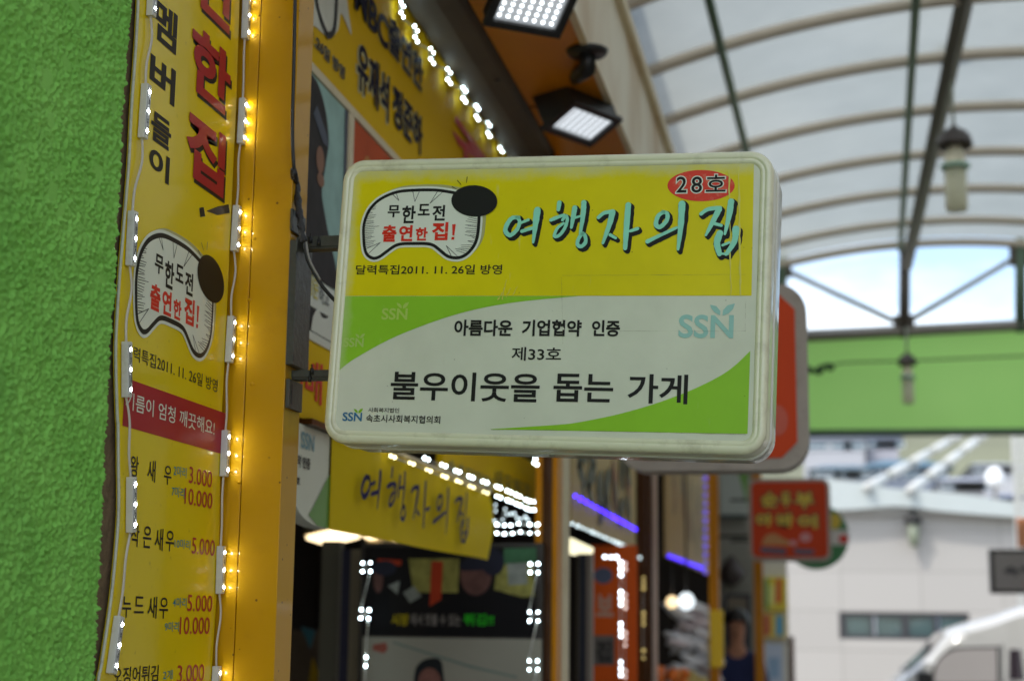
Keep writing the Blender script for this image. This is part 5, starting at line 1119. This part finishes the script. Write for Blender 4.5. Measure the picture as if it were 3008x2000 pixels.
def build_far_signs():
    gf = mat('worn_grey_frame', srgb(160, 150, 138), .5, .15, 10, dirt=srgb(100, 86, 70), dirt_amt=.5, dscale=14); org = mat('orange_face', srgb(204, 66, 14), .5, .08, 4, spec=.2)
    t, W, H, L = rsign('orange sign with cut corners in a worn grey frame, half hidden behind the main sign', 1806, 836, 2370, 1378, 4.55, .09, .13, gf, org, .034, cut=.045)
    mb = MB(); mb.sheet(ellipse(W * .68, -H * .48, .03, .045), .0075); mb.build('round_print', mat('dark_orange_print', srgb(190, 66, 20), .4, .1), t)
    t, W, H, L = rsign('square orange sign with yellow Korean words, hanging below the green beam', 2198, 1404, 2440, 1646, 10.4, .06, .16, gf, mat('burnt_orange_face', srgb(198, 62, 14), .5, .08, 4, spec=.2), .022)
    ye = mat('yellow_print', srgb(206, 178, 24), .4, .05); ol = MB(); yl = MB()
    for s, x0, y0, x1, y1 in (('순', 2238, 1446, 2284, 1488), ('두', 2296, 1446, 2322, 1490), ('부', 2338, 1446, 2388, 1492), ('아', 2222, 1508, 2270, 1546), ('바', 2284, 1508, 2332, 1548), ('이', 2346, 1512, 2400, 1552)):
        a, b = L(x0, y1), L(x1, y0); put_text(ol, s, a[0] - .01, a[1] - .01, b[0] + .01, b[1] + .01, .0075, .10); put_text(yl, s, a[0], a[1], b[0], b[1], .009, .045)
    ol.build('lettering_outline', mat('dark_olive_print', srgb(92, 70, 14), .4, .1), t); yl.build('lettering', ye, t)
    mb = MB(); mb.sheet([L(*p) for p in smooth_path([(2236, 1600), (2250, 1572), (2276, 1566), (2300, 1580), (2326, 1590), (2346, 1602)], 4)], .0075); mb.build('dish_print', mat('tan_print', srgb(186, 126, 60), .4, .2, 20), t)
    mb = MB(); mb.sheet([L(*p) for p in ellipse(2366, 1578, 17, 14)], .0078); mb.sheet([L(*p) for p in ellipse(2330, 1594, 12, 8)], .0078); mb.build('pink_print', mat('pink_print', srgb(200, 130, 130), .4, .1), t)
    mb = MB(); mb.sheet([L(*p) for p in ((2234, 1606), (2310, 1612), (2308, 1628), (2236, 1622))], .0078); mb.sheet([L(*p) for p in ((2332, 1610), (2392, 1614), (2390, 1628), (2334, 1626))], .0078); mb.build('blue_band', mat('slate_band', srgb(66, 74, 96), .4, .1), t)
    y = 12.4; c = ony(2396, 1574, y); R = c.x and (ony(2494, 1574, y).x - c.x)
    t = thing('round_sign', 'round green sign with yellow and red marks peeking out behind the square orange sign', 'sign', frontal(y, c.x, c.z).M)
    MB().prism(ellipse(0, 0, R, R, 48), -.12, 0).build('disc', mat('green_disc', srgb(24, 116, 50), .4, .1, 4), t)
    L = lambda x, y_: (ony(x, y_, y).x - c.x, ony(x, y_, y).z - c.z)
    mb = MB(); mb.sheet([L(*p) for p in ((2340, 1556), (2492, 1556), (2494, 1600), (2340, 1600))], .002); mb.build('white_band', mat('pale_band', srgb(206, 200, 196), .4, .1), t)
    mb = MB(); mb.sheet([L(*p) for p in ellipse(2452, 1530, 18, 24)], .003); mb.build('yellow_print', ye, t)
    mb = MB(); mb.sheet([L(*p) for p in ellipse(2478, 1582, 14, 12)], .004); mb.build('red_print', RED, t)
    MB().tube([(-R, 0, -.06), (-R - .5, 0, -.06)], .012).build('arm', BLACK, t)
    # framed light box at the right edge and an orange plaque above it
    t, W, H, L = flat_board('light_box_sign', 'grey sign in a dark frame at the right edge, before the white building', 'sign', frontal(15.5), (2906, 1612, 1742, 3080), mat('dark_frame', srgb(56, 52, 52), .5, .1), .14)
    mb = MB(); mb.sheet([(.035, .035), (W - .035, .035), (W - .035, H - .035), (.035, H - .035)], .004); mb.build('face', mat('mauve_face', srgb(150, 142, 142), .4, .1, 4), t)
    mb = MB(); put_text(mb, '속초', W * .24, H * .40, W * .72, H * .62, .006, .05); mb.build('lettering', mat('dark_sign_ink', srgb(62, 58, 66), .4, .1), t)
    mb = MB(); put_text(mb, '시장', W * .55, H * .14, W * .8, H * .3, .006, .05); mb.build('lettering', mat('pink_sign_ink', srgb(180, 120, 120), .4, .1), t)
    MB().tube([(W + .02, H, -.07), (W + .02, -ony(2950, 1742, 15.5).z, -.07)], .03).build('post', DARKSTEEL, t)
    t, W, H, L = flat_board('plaque', 'small pale orange plaque above the dark-framed sign at the right edge', 'sign', frontal(15.7), (2986, 1520, 1608, 3060), mat('peach_plaque', srgb(226, 150, 110), .5, .2, 6), .05)
build_far_signs()

# ================================================================== arcade roof
def build_roof():
    D = [8.5 * 1855 / h for h in (1855, 1675, 1513, 1376, 1265, 1171, 1106)]
    za = EZ + 1675 / FPX * D[1]; xa = 1.06; R = 6.2; x0, x1 = -1.55, 4.4
    zr = lambda x: za - R + math.sqrt(R * R - (x - xa) ** 2)
    t = thing('arcade_roof', 'arched translucent market roof on pale pipe ribs, over the street', 'arcade roof', (xa, D[-1], za))
    i = Matrix.Translation((-xa, -D[-1], -za))
    pm = bpy.data.materials.new('frosted_polycarbonate'); pm.use_nodes = True; n, l = nodes_of(pm); n.remove(n['Principled BSDF'])
    tc = n.new('ShaderNodeTexCoord'); nz = n.new('ShaderNodeTexNoise'); nz.inputs['Scale'].default_value = 1.6; nz.inputs['Detail'].default_value = 10; nz.inputs['Roughness'].default_value = .65; l.new(tc.outputs['Object'], nz.inputs[0])
    mx = n.new('ShaderNodeMixRGB'); mx.inputs[1].default_value = (.175, .19, .172, 1); mx.inputs[2].default_value = (.285, .30, .28, 1); l.new(nz.outputs['Fac'], mx.inputs[0])
    tr = n.new('ShaderNodeBsdfTranslucent'); l.new(mx.outputs[0], tr.inputs[0]); tp = n.new('ShaderNodeBsdfTransparent'); gl = n.new('ShaderNodeBsdfDiffuse'); gl.inputs[0].default_value = (.8, .82, .84, 1)
    m1 = n.new('ShaderNodeMixShader'); m1.inputs[0].default_value = .12; l.new(tr.outputs[0], m1.inputs[1]); l.new(gl.outputs[0], m1.inputs[2])
    m2 = n.new('ShaderNodeMixShader'); m2.inputs[0].default_value = .06; l.new(m1.outputs[0], m2.inputs[1]); l.new(tp.outputs[0], m2.inputs[2]); l.new(m2.outputs[0], n['Material Output'].inputs[0])
    ys = [-1.5 + 1.5 * k for k in range(6)] + D; nx = 28; vs = []; fs = []
    for y in ys:
        for k in range(nx + 1): x = x0 + (x1 - x0) * k / nx; vs.append(i @ Vector((x, y, zr(x) + .05)))
    for a in range(len(ys) - 1):
        for k in range(nx): q = a * (nx + 1) + k; fs.append((q, q + 1, q + nx + 2, q + nx + 1))
    MB().add(vs, fs, True).build('roof_sheet', pm, t)
    rm = mat('pale_pipe', srgb(214, 202, 184), .4, .1, 5)
    for y in D + [7.5, 6.5]:
        pts = [i @ Vector((x0 + (x1 - x0) * k / 40, y, zr(x0 + (x1 - x0) * k / 40))) for k in range(41)]
        MB().tube(pts, .036 if y != D[-1] else .04, 10).build('rib', rm, t)
    # lengthwise purlins, measured on the first and last ribs
    for (ax, ay), (bx, by), m, r in (((2120, 0), (2278, 720), GREENSTEEL, .026), ((2687, 0), (2643, 672), GREENSTEEL, .026)):
        A = ony(ax, ay, D[0]); B = ony(bx, by, D[-1])
        A.z = zr(A.x) - .05; B.z = zr(B.x) - .05
        A2 = A + (A - B) * .25
        A2.z = zr(A2.x) - .05
        MB().tube([i @ A2, i @ A, i @ B], r, 8).build('purlin', m, t)
    A = ony(2834, 0, D[0]); B = ony(2662, 790, D[-1]); A2 = A + (A - B) * .2
    bm_ = MB().tube([i @ A2, i @ B], .052, 4); bm_.sm = [False] * len(bm_.f); bm_.build('ridge_beam', DARKSTEEL, t)
    # clamps and end truss
    yE = D[-1] + .02
    nd = lambda x, y: i @ ony(x, y, yE)
    MB().tube([nd(2658, 735), nd(2656, 990)], .05, 8).build('post', DARKSTEEL, t)
    for a, b in (((2296, 788), (2645, 952)), ((2990, 752), (2662, 948))): MB().tube([nd(*a), nd(*b)], .027, 8).build('brace', mat('grey_brace', srgb(196, 198, 194), .4, .1), t)
    MB().tube([nd(2998, 700), nd(2998, 975)], .05, 8).build('post', GREENSTEEL, t)
    MB().tube([nd(2296, 700), nd(2296, 985)], .05, 8).build('post', GREENSTEEL, t)
    MB().tube([nd(2180, 1000), nd(3880, 910)], .045, 8).build('tie_beam', STEEL, t)
    for x, y in ((2296, 788), (2996, 752), (2656, 955)):
        b2 = MB(); q = nd(x, y); b2.box(q - Vector((.09, .03, .09)), q + Vector((.09, .03, .09)), .01); b2.build('gusset', DARKSTEEL, t)
    # wires across
    MB().tube([nd(2880, 0), nd(2700, 0)], .004).v
    return D, i
DR, _ = build_roof()
def build_pendants():
    cream = mat('cfl_glass', srgb(250, 250, 226), .3, .08, 20, trans=.3); shade = mat('grey_shade', srgb(92, 86, 84), .35, .2, 10, metal=.4); neck = mat('mint_collar', srgb(160, 204, 186), .4, .1); base = mat('cream_base', srgb(244, 238, 210), .4, .1)
    def pendant(label, px, py_top, py_shade_top, py_shade_bot, py_tube_top, py_end, y, half_px, clamp):
        q = ony(px, py_shade_top, y); t = thing('pendant_lamp', label, 'lamp', q, 'pendant lamps of the arcade')
        z = lambda py: ony(px, py, y).z - q.z
        r = half_px / FPX * y
        MB().tube([(0, 0, z(py_top)), (0, 0, 0)], .011, 6).build('cord', mat('pale_cord', srgb(176, 184, 168), .5, .1), t)
        MB().lathe([(.025, .012), (r * .3, .0), (r * .62, z(py_shade_bot) * .16), (r * .86, z(py_shade_bot) * .42), (r * .98, z(py_shade_bot) * .8), (r, z(py_shade_bot)), (r * .9, z(py_shade_bot) * .93), (.02, -.01)], 24).build('lamp_shade', shade, t)
        zc = z(py_tube_top); zb2 = z(py_shade_bot)
        MB().lathe([(0, zb2 + .02), (r * .30, zb2 + .02), (r * .52, zb2 - (zb2 - zc) * .35), (r * .60, zc * .95 + zb2 * .05), (r * .66, zc), (r * .5, zc - .012), (0, zc - .012)], 20).build('socket', base, t)
        MB().lathe([(r * .60, zc + .012), (r * .80, zc + .004), (r * .78, zc - .016), (r * .5, zc - .016)], 20).build('collar', neck, t)
        tb = MB(); ze = z(py_end)
        for k in range(8):
            w = 2 * PI * k / 8; x, y_ = r * .44 * math.cos(w), r * .44 * math.sin(w)
            tb.tube([(x, y_, zc - .01), (x, y_, ze + .02), (x * .92, y_ * .92, ze)], [r * .155, r * .155, r * .09], 8)
        tb.build('cfl_tube', cream, t)
        if clamp: MB().box((-.09, -.06, z(py_top) - .02), (.09, .06, z(py_top) + .05), .015).build('clamp', mat('dark_clamp', srgb(64, 60, 40), .5, .2), t)
    pendant('large pendant lamp with grey dome shade and spiral bulb under the arched roof', 2801, 158, 378, 432, 488, 622, 9.6, 54, True)
    pendant('smaller pendant lamp hanging in front of the green beam', 2664, 960, 1040, 1072, 1108, 1186, 14.2, 28, False)
build_pendants()
def build_green_beam():
    y = 14.5; P = frontal(y)
    gm = bpy.data.materials.new('green_fabric'); gm.use_nodes = True; n, l = nodes_of(gm); p = n['Principled BSDF']; p.inputs['Roughness'].default_value = .5
    tc = n.new('ShaderNodeTexCoord'); nz = n.new('ShaderNodeTexNoise'); nz.inputs['Scale'].default_value = .9; nz.inputs['Detail'].default_value = 3; l.new(tc.outputs['Object'], nz.inputs[0])
    mx = n.new('ShaderNodeMixRGB'); mx.inputs[1].default_value = (*srgb(160, 216, 112), 1); mx.inputs[2].default_value = (*srgb(176, 224, 126), 1); l.new(nz.outputs['Fac'], mx.inputs[0]); l.new(mx.outputs[0], p.inputs['Base Color'])
    t_ = n.new('ShaderNodeBsdfTranslucent'); l.new(mx.outputs[0], t_.inputs[0]); ms = n.new('ShaderNodeMixShader'); ms.inputs[0].default_value = .6; l.new(p.outputs[0], ms.inputs[1]); l.new(t_.outputs[0], ms.inputs[2]); l.new(ms.outputs[0], n['Material Output'].inputs[0])
    a, b, c, d = ony(2180, 992, y), ony(3880, 912, y), ony(3880, 1262, y), ony(2180, 1274, y)
    t = thing('green_fascia', 'broad bright green fascia spanning the far end of the arcade', 'fascia', (a.x, y, d.z)); o = Vector((a.x, y, d.z))
    nx = 50; vs = []; fs = []
    for k in range(nx + 1):
        u = k / nx; top = a.lerp(b, u) - o; bot = d.lerp(c, u) - o
        for v in (0, .25, .5, .75, 1):
            q = bot.lerp(top, v); q.y += .025 * math.sin(u * 22 + v * 2) * math.sin(v * PI); vs.append(q)
    for k in range(nx):
        for v in range(4): q = k * 5 + v; fs.append((q, q + 5, q + 6, q + 1))
    MB().add(vs, fs, True).build('fabric', gm, t)
    MB().tube([a - o, b - o], .05, 8).build('rail', STEEL, t); MB().tube([d - o, c - o], .035, 8).build('rail', GREENSTEEL, t)
    w = smooth_path([ony(2370, 1092, y - .1), ony(2420, 1080, y - .1), ony(2480, 1066, y - .1), ony(2660, 1060, y - .1), ony(3040, 1044, y - .1)], 6)
    wt = thing('overhead_wire', 'thin dark wire strung before the green fascia with a bunched left end', 'wire', w[0])
    MB().tube([Vector(p_) - Vector(w[0]) for p_ in w], .008, 5).build('wire', BLACK, wt)
    MB().tube([Vector(p_) - Vector(w[0]) + Vector((0, 0, .02 * math.sin(k * 1.2))) for k, p_ in enumerate(w[:11])], [.03 + .014 * math.sin(k * 1.7) for k in range(11)], 7).build('bundle', mat('green_bundle', srgb(40, 70, 40), .6, .2), wt)
build_green_beam()

# ================================================================== beyond the arcade: building, van, canopy, hillside houses
def build_beyond():
    y = 25.0
    wm = bpy.data.materials.new('pale_cladding'); wm.use_nodes = True; n, l = nodes_of(wm); p = n['Principled BSDF']; p.inputs['Roughness'].default_value = .5
    tc = n.new('ShaderNodeTexCoord'); mp = n.new('ShaderNodeMapping'); mp.inputs['Rotation'].default_value = (PI / 2, 0, 0); l.new(tc.outputs['Object'], mp.inputs[0])
    br = n.new('ShaderNodeTexBrick'); br.offset = 0; br.inputs['Scale'].default_value = 1; br.inputs['Brick Width'].default_value = 1.2; br.inputs['Row Height'].default_value = .6; br.inputs['Mortar Size'].default_value = .012
    br.inputs['Color1'].default_value = (*srgb(172, 169, 164), 1); br.inputs['Color2'].default_value = (*srgb(180, 177, 172), 1); br.inputs['Mortar'].default_value = (*srgb(160, 156, 151), 1)
    l.new(mp.outputs[0], br.inputs[0]); l.new(br.outputs[0], p.inputs['Base Color'])
    a = ony(2236, 1514, y); b = ony(3500, 1514, y)
    t = thing('white_building', 'pale panelled building with a long dark window strip behind the white van', 'building', (a.x, y, 0))
    W = b.x - a.x; H = a.z
    wa = ony(2464, 1796, y); wb = ony(2850, 1880, y); x0, x1, z1, z0 = wa.x - a.x, wb.x - a.x, wa.z, wb.z
    mb = MB(); mb.box((0, 0, 0), (W, 6, z0)); mb.box((0, 0, z1), (W, 6, H)); mb.box((0, 0, z0), (x0, 6, z1)); mb.box((x1, 0, z0), (W, 6, z1)); mb.build('wall', wm, t)
    fm = mat('dark_window_frame', srgb(58, 58, 62), .4, .1); gm = mat('teal_glass', srgb(64, 86, 86), .08, .3, 1.5, coat=.6)
    fr = MB(); e = .06
    fr.box((x0, .02, z0), (x1, .1, z0 + e)); fr.box((x0, .02, z1 - e), (x1, .1, z1)); n_ = 4
    for k in range(n_ + 1): xx = x0 + (x1 - x0 - e) * k / n_; fr.box((xx, .021, z0 + e), (xx + e * (1.6 if k in (0, 2) else .9), .099, z1 - e))
    w = fr.build('window', fm, t)
    for k in range(n_): xx = x0 + (x1 - x0 - e) * k / n_; MB().box((xx + e * 1.6, .06, z0 + e), (xx + (x1 - x0 - e) / n_, .07, z1 - e)).build('pane', gm, w)
    MB().box((-.1, -.12, H), (W, 6.1, H + .12), .02).build('parapet', mat('parapet_grey', srgb(176, 174, 170), .6, .1), t)
    # street lamp fixed to the facade
    q = ony(2682, 1500, y - .16); t = thing('wall_lamp', 'dark slender lamp hanging on the white building under its canopy', 'lamp', q)
    MB().tube([(0, .16, .02), (0, 0, .05), (0, 0, -.12)], .03, 8).build('arm', mat('lamp_arm', srgb(80, 84, 80), .5, .1), t)
    z_ = lambda py: ony(2682, py, y - .16).z - q.z
    MB().lathe([(.03, z_(1512)), (.12, z_(1522)), (.14, z_(1534)), (.06, z_(1538)), (0, z_(1538))], 14).build('lamp_shade', BLACK, t)
    MB().lathe([(0, z_(1538)), (.09, z_(1540)), (.085, z_(1580)), (.05, z_(1604)), (0, z_(1606))], 14).build('bulb', mat('grey_green_glass', srgb(128, 136, 116), .4, .1), t)
    # white curved canopy roof
    y = 24.72; top = smooth_path([(2400, 1402), (2500, 1414), (2620, 1434), (2720, 1440), (2840, 1452), (2960, 1472), (3060, 1492), (3300, 1530)], 4); bot = smooth_path([(3300, 1560), (3060, 1524), (2900, 1512), (2760, 1500), (2640, 1486), (2500, 1496), (2400, 1496)], 4)
    P = [ony(*p_, y) for p_ in top + bot]; o = P[0]
    t = thing('curved_canopy', 'sagging white sheet canopy in front of the pale building roofline', 'canopy', o)
    mb = MB(); mb.prism([(p_.x - o.x, p_.z - o.z) for p_ in P], 0, .25); mb.v = [(v[0], v[2], v[1]) for v in mb.v]; mb.f = [f_[::-1] for f_ in mb.f]; mb.build('sheet', mat('white_sheet', srgb(186, 194, 192), .35, .05, 2), t)
    xs = [p_.x - o.x for p_ in P]; 
    # two striped rails sloping across the hillside
    sw = mat('rail_white', srgb(198, 200, 196), .5, .05); sd = mat('rail_grey', srgb(150, 152, 140), .5, .1)
    for lab, pA, pB in (('left slanting striped white rail before the hillside houses', (2545, 1432), (2848, 1262)), ('right slanting striped white rail before the hillside houses', (2672, 1440), (2916, 1258))):
        A, B = ony(*pA, 24.6), ony(*pB, 30.0); t = thing('striped_rail', lab, 'rail', A, 'slanting striped rails'); d = B - A; k = 5
        for s in range(k):
            MB().tube([d * (s / k), d * ((s + .74) / k)], .075, 8).build('white_section', sw, t); MB().tube([d * ((s + .74) / k), d * ((s + 1) / k)], .045, 8).build('grey_section', sd, t)
    # white louvred panel at the right edge
    y = 20.0; a, b = ony(2976, 1262, y), ony(3060, 1524, y)
    t = thing('louvre_panel', 'tall white louvred panel at the right edge above the framed sign', 'louvre', ((a.x + b.x) / 2, y, b.z)); w = b.x - a.x; h = a.z - b.z
    MB().box((-w / 2 - .02, .03, -b.z), (-w / 2 + .04, .09, h)).build('stile', sw, t); MB().box((w / 2 - .04, .03, -b.z), (w / 2, .09, h)).build('stile', sw, t)
    for k in range(12): z = h * k / 12; mb = MB(); mb.box((-w / 2, -.02, z), (w / 2, .03, z + h / 12 * .66), .006); mb.build('slat', sw, t)
    # hillside houses
    HS = [('wide white house with grey flat roof on the hill, left of the rails', 2360, 1282, 2540, 1335, 64, (206, 208, 214), (150, 160, 178), 0), ('small lilac-white house below the green fascia', 2545, 1278, 2640, 1330, 66, (200, 200, 210), (150, 164, 190), 0),
          ('low white house with teal gable roof, behind the left rail', 2400, 1345, 2545, 1420, 52, (196, 204, 210), (88, 122, 138), .6), ('blue-grey roofed house between the two rails', 2545, 1330, 2780, 1425, 56, (150, 160, 176), (74, 118, 138), 1), ('pale house with lilac sloping roof right of the rails', 2780, 1380, 2890, 1455, 48, (188, 186, 184), (186, 190, 204), .7), ('bright small white house near the round tank', 2870, 1340, 2985, 1400, 60, (220, 222, 226), (190, 194, 200), .5),
          ('white house with teal window band just right of the main orange sign', 2440, 1395, 2560, 1470, 44, (214, 220, 224), (160, 190, 194), .3), ('grey blue house low at the right edge of the hill', 2930, 1430, 3060, 1500, 46, (150, 162, 186), (120, 130, 160), .4)]
    for lab, xa, ya, xb, yb, yy, cw, cr, g in HS:
        A, B = ony(xa, ya, yy), ony(xb, yb, yy); w = B.x - A.x; hb = (A.z - B.z); D = 5
        t = thing('hillside_house', lab, 'house', ((A.x + B.x) / 2, yy, 0), 'houses on the far hillside')
        zt = A.z - hb * (.45 if g else .2); wmat = mat('house_wall', srgb(*[c * .82 for c in cw]), .7, .1, .5); rmat = mat('house_roof', srgb(*[c * .8 for c in cr]), .5, .15, .6)
        MB().box((-w / 2, 0, 0), (w / 2, D, zt)).build('wall', wmat, t)
        if g: 
            mb = MB(); e = .3; mb.add([(-w / 2 - e, -e, zt), (w / 2 + e, -e, zt), (w / 2 + e, D + e, zt), (-w / 2 - e, D + e, zt), (-w / 2 * (1 - g * .5), D / 2, A.z), (w / 2 * (1 - g * .5), D / 2, A.z)], [(0, 1, 5, 4), (2, 3, 4, 5), (1, 2, 5), (3, 0, 4), (3, 2, 1, 0)]); mb.build('roof', rmat, t)
        else: MB().box((-w / 2 - .2, -.2, zt), (w / 2 + .2, D + .2, A.z), .02).build('roof', rmat, t)
        hw = (zt - B.z) * .45
        for k in (-.28, .12, .34):
            f_ = MB().box((w * k - .45, -.06, B.z + (zt - B.z) * .35), (w * k + .45, .0, B.z + (zt - B.z) * .35 + hw)).build('window', mat('house_window_frame', srgb(190, 194, 196), .5, .05), t)
            MB().box((w * k - .38, -.075, B.z + (zt - B.z) * .35 + .07), (w * k + .38, -.061, B.z + (zt - B.z) * .35 + hw - .07)).build('pane', mat('house_window', srgb(72, 104, 120), .15, .2), f_)
    q = ony(2922, 1400, 42); t = thing('water_tank', 'small bright round water tank on the hillside at right', 'tank', q); MB().lathe([(0, .26), (.12, .22), (.22, .1), (.24, -.1), (.2, -.25), (0, -.28)], 18).build('tank', mat('tank_white', srgb(236, 238, 238), .3, .05), t); MB().tube([(0, 0, -.28), (0, 0, -q.z)], .05).build('stand', STEEL, t)
build_beyond()

def build_van():
    y = 17.2; L = lambda x, y_: ony(x, y_, y)
    o = Vector((L(2800, 1900).x, y, 0)); t = thing('white_van', 'white van with sloping nose at the lower right, before the pale building', 'van', o)
    wm = mat('van_white', srgb(206, 206, 204), .18, .03, 2, coat=.6); dk = mat('van_trim', srgb(26, 26, 28), .4, .1); gl = mat('van_glass_reflection', srgb(176, 170, 168), .05, .1, 1, coat=1); gd = mat('van_dark_glass', srgb(44, 30, 42), .06, .1, 2, coat=1)  # side glass is pale: the mirrored building is put into its colour
    q = lambda x, y_: (L(x, y_).x - o.x, L(x, y_).z)
    top = smooth_path([q(2590, 2060), q(2638, 2000), q(2690, 1955), q(2734, 1914), q(2764, 1876), q(2800, 1848), q(2863, 1828), q(2930, 1810), q(2990, 1788), q(3012, 1781), q(3060, 1779)], 4)
    xr = top[-1][0] + 2.6; nose = top[0]
    prof = [(nose[0] - .22, nose[1] - .14), (nose[0] - .30, nose[1] - .4), (nose[0] - .28, .38), (xr, .38), (xr, top[-1][1] - .06)] + top[::-1]
    Wd = 1.62
    bm = bmesh.new(); n = len(prof); cz = [(0.0, .10), (.05, .03), (.14, 0), (Wd - .14, 0), (Wd - .05, .03), (Wd, .10)]
    cx = sum(p[0] for p in prof) / n; rings = []
    for yy, ins in cz:
        ring = []
        for x, z in prof:
            k = ins if z > 1.25 else ins * .35
            ring.append((x - (k * .6 if x > cx else -k * .6), yy, z - (k if z > .5 else 0)))
        rings.append(ring)
    mb = MB(); vs = [p for r in rings for p in r]; fs = []
    for a in range(len(rings) - 1):
        for k in range(n): fs.append((a * n + k, (a + 1) * n + k, (a + 1) * n + (k + 1) % n, a * n + (k + 1) % n))
    m2 = MB(); m2.v = vs; m2.f = fs; m2.sm = [True] * len(fs)
    tr = tessellate_polygon([[Vector((x, z, 0)) for x, z in prof]])
    for r_ in (0, len(rings) - 1): m2.add(rings[r_], [tuple(x) for x in tr])
    body = m2.build('body', wm, t)
    def win(pts, m, name, yy=-.006):
        w = MB(); P = [q(*p_) for p_ in pts]; w.prism(P, 0, .012); w.v = [(v[0], yy + v[2], v[1]) for v in w.v]; return w.build(name, m, t)
    trim = win(smooth_path([(2738, 1966), (2752, 1938), (2784, 1908), (2826, 1899), (2936, 1897)], 3) + [(2938, 2010), (2730, 2010)], dk, 'window_trim', -.006)
    win(smooth_path([(2748, 1960), (2760, 1938), (2788, 1914), (2828, 1905), (2928, 1903)], 3) + [(2930, 2006), (2742, 2006)], gl, 'side_window', -.012)
    win([(2964, 1906), (2998, 1906), (3010, 1996), (2962, 1996)], gd, 'rear_side_window', -.006)
    sl = MB(); P = [q(2942, 1890), q(2946, 1890), q(2946, 2060), q(2942, 2060)]; sl.prism(P, 0, .006); sl.v = [(v[0], -.003 + v[2], v[1]) for v in sl.v]; sl.build('door_seam', dk, t)
    # windscreen lies on the sloping front
    i0, i1 = 6, 18; w = MB(); vs = []; a = top[i0]; b = top[i1]
    for x, z in top[i0:i1 + 1]:
        for yy in (.12, Wd - .12): vs.append((x - .010, yy, z + .006))
    m_ = i1 - i0 + 1; w.add(vs, [(2 * k, 2 * k + 2, 2 * k + 3, 2 * k + 1) for k in range(m_ - 1)], True); w.build('windscreen', gd, t)
    mi = MB(); c = q(2712, 1988); mi.box((c[0] - .07, -.16, c[1] - .08), (c[0] + .07, -.03, c[1] + .06), .02); mi.build('mirror', dk, t)
    for x in (nose[0] + .55, xr - .7):
        for yy in (.10, Wd - .10):
            wh = MB().lathe([(0, -.1), (.2, -.1), (.31, -.09), (.33, -.04), (.33, .04), (.31, .09), (.2, .1), (0, .1)], 24); wh.v = [(v[0] + x, v[2] + yy, v[1] + .33) for v in wh.v]; tyre = wh.build('wheel', dk, t)
            rim = MB().lathe([(0, -.012), (.17, -.012), (.19, .0), (0, 0)], 20); s = -1 if yy < .5 else 1; rim.v = [(v[0] + x, (v[2]) * -s + yy + s * .101, v[1] + .33) for v in rim.v]; rim.build('rim', STEEL, tyre)
    for yy in (.22, Wd - .22):
        hl = MB().box((nose[0] - .31, yy - .14, .72), (nose[0] - .262, yy + .14, .90), .02); hl.build('headlight', mat('headlight_glass', srgb(200, 206, 210), .05, .05, coat=1), t)
    bp = MB().box((nose[0] - .36, .05, .36), (nose[0] - .26, Wd - .05, .56), .03); bp.build('bumper', mat('bumper_grey', srgb(90, 90, 92), .5, .1), t)
build_van()
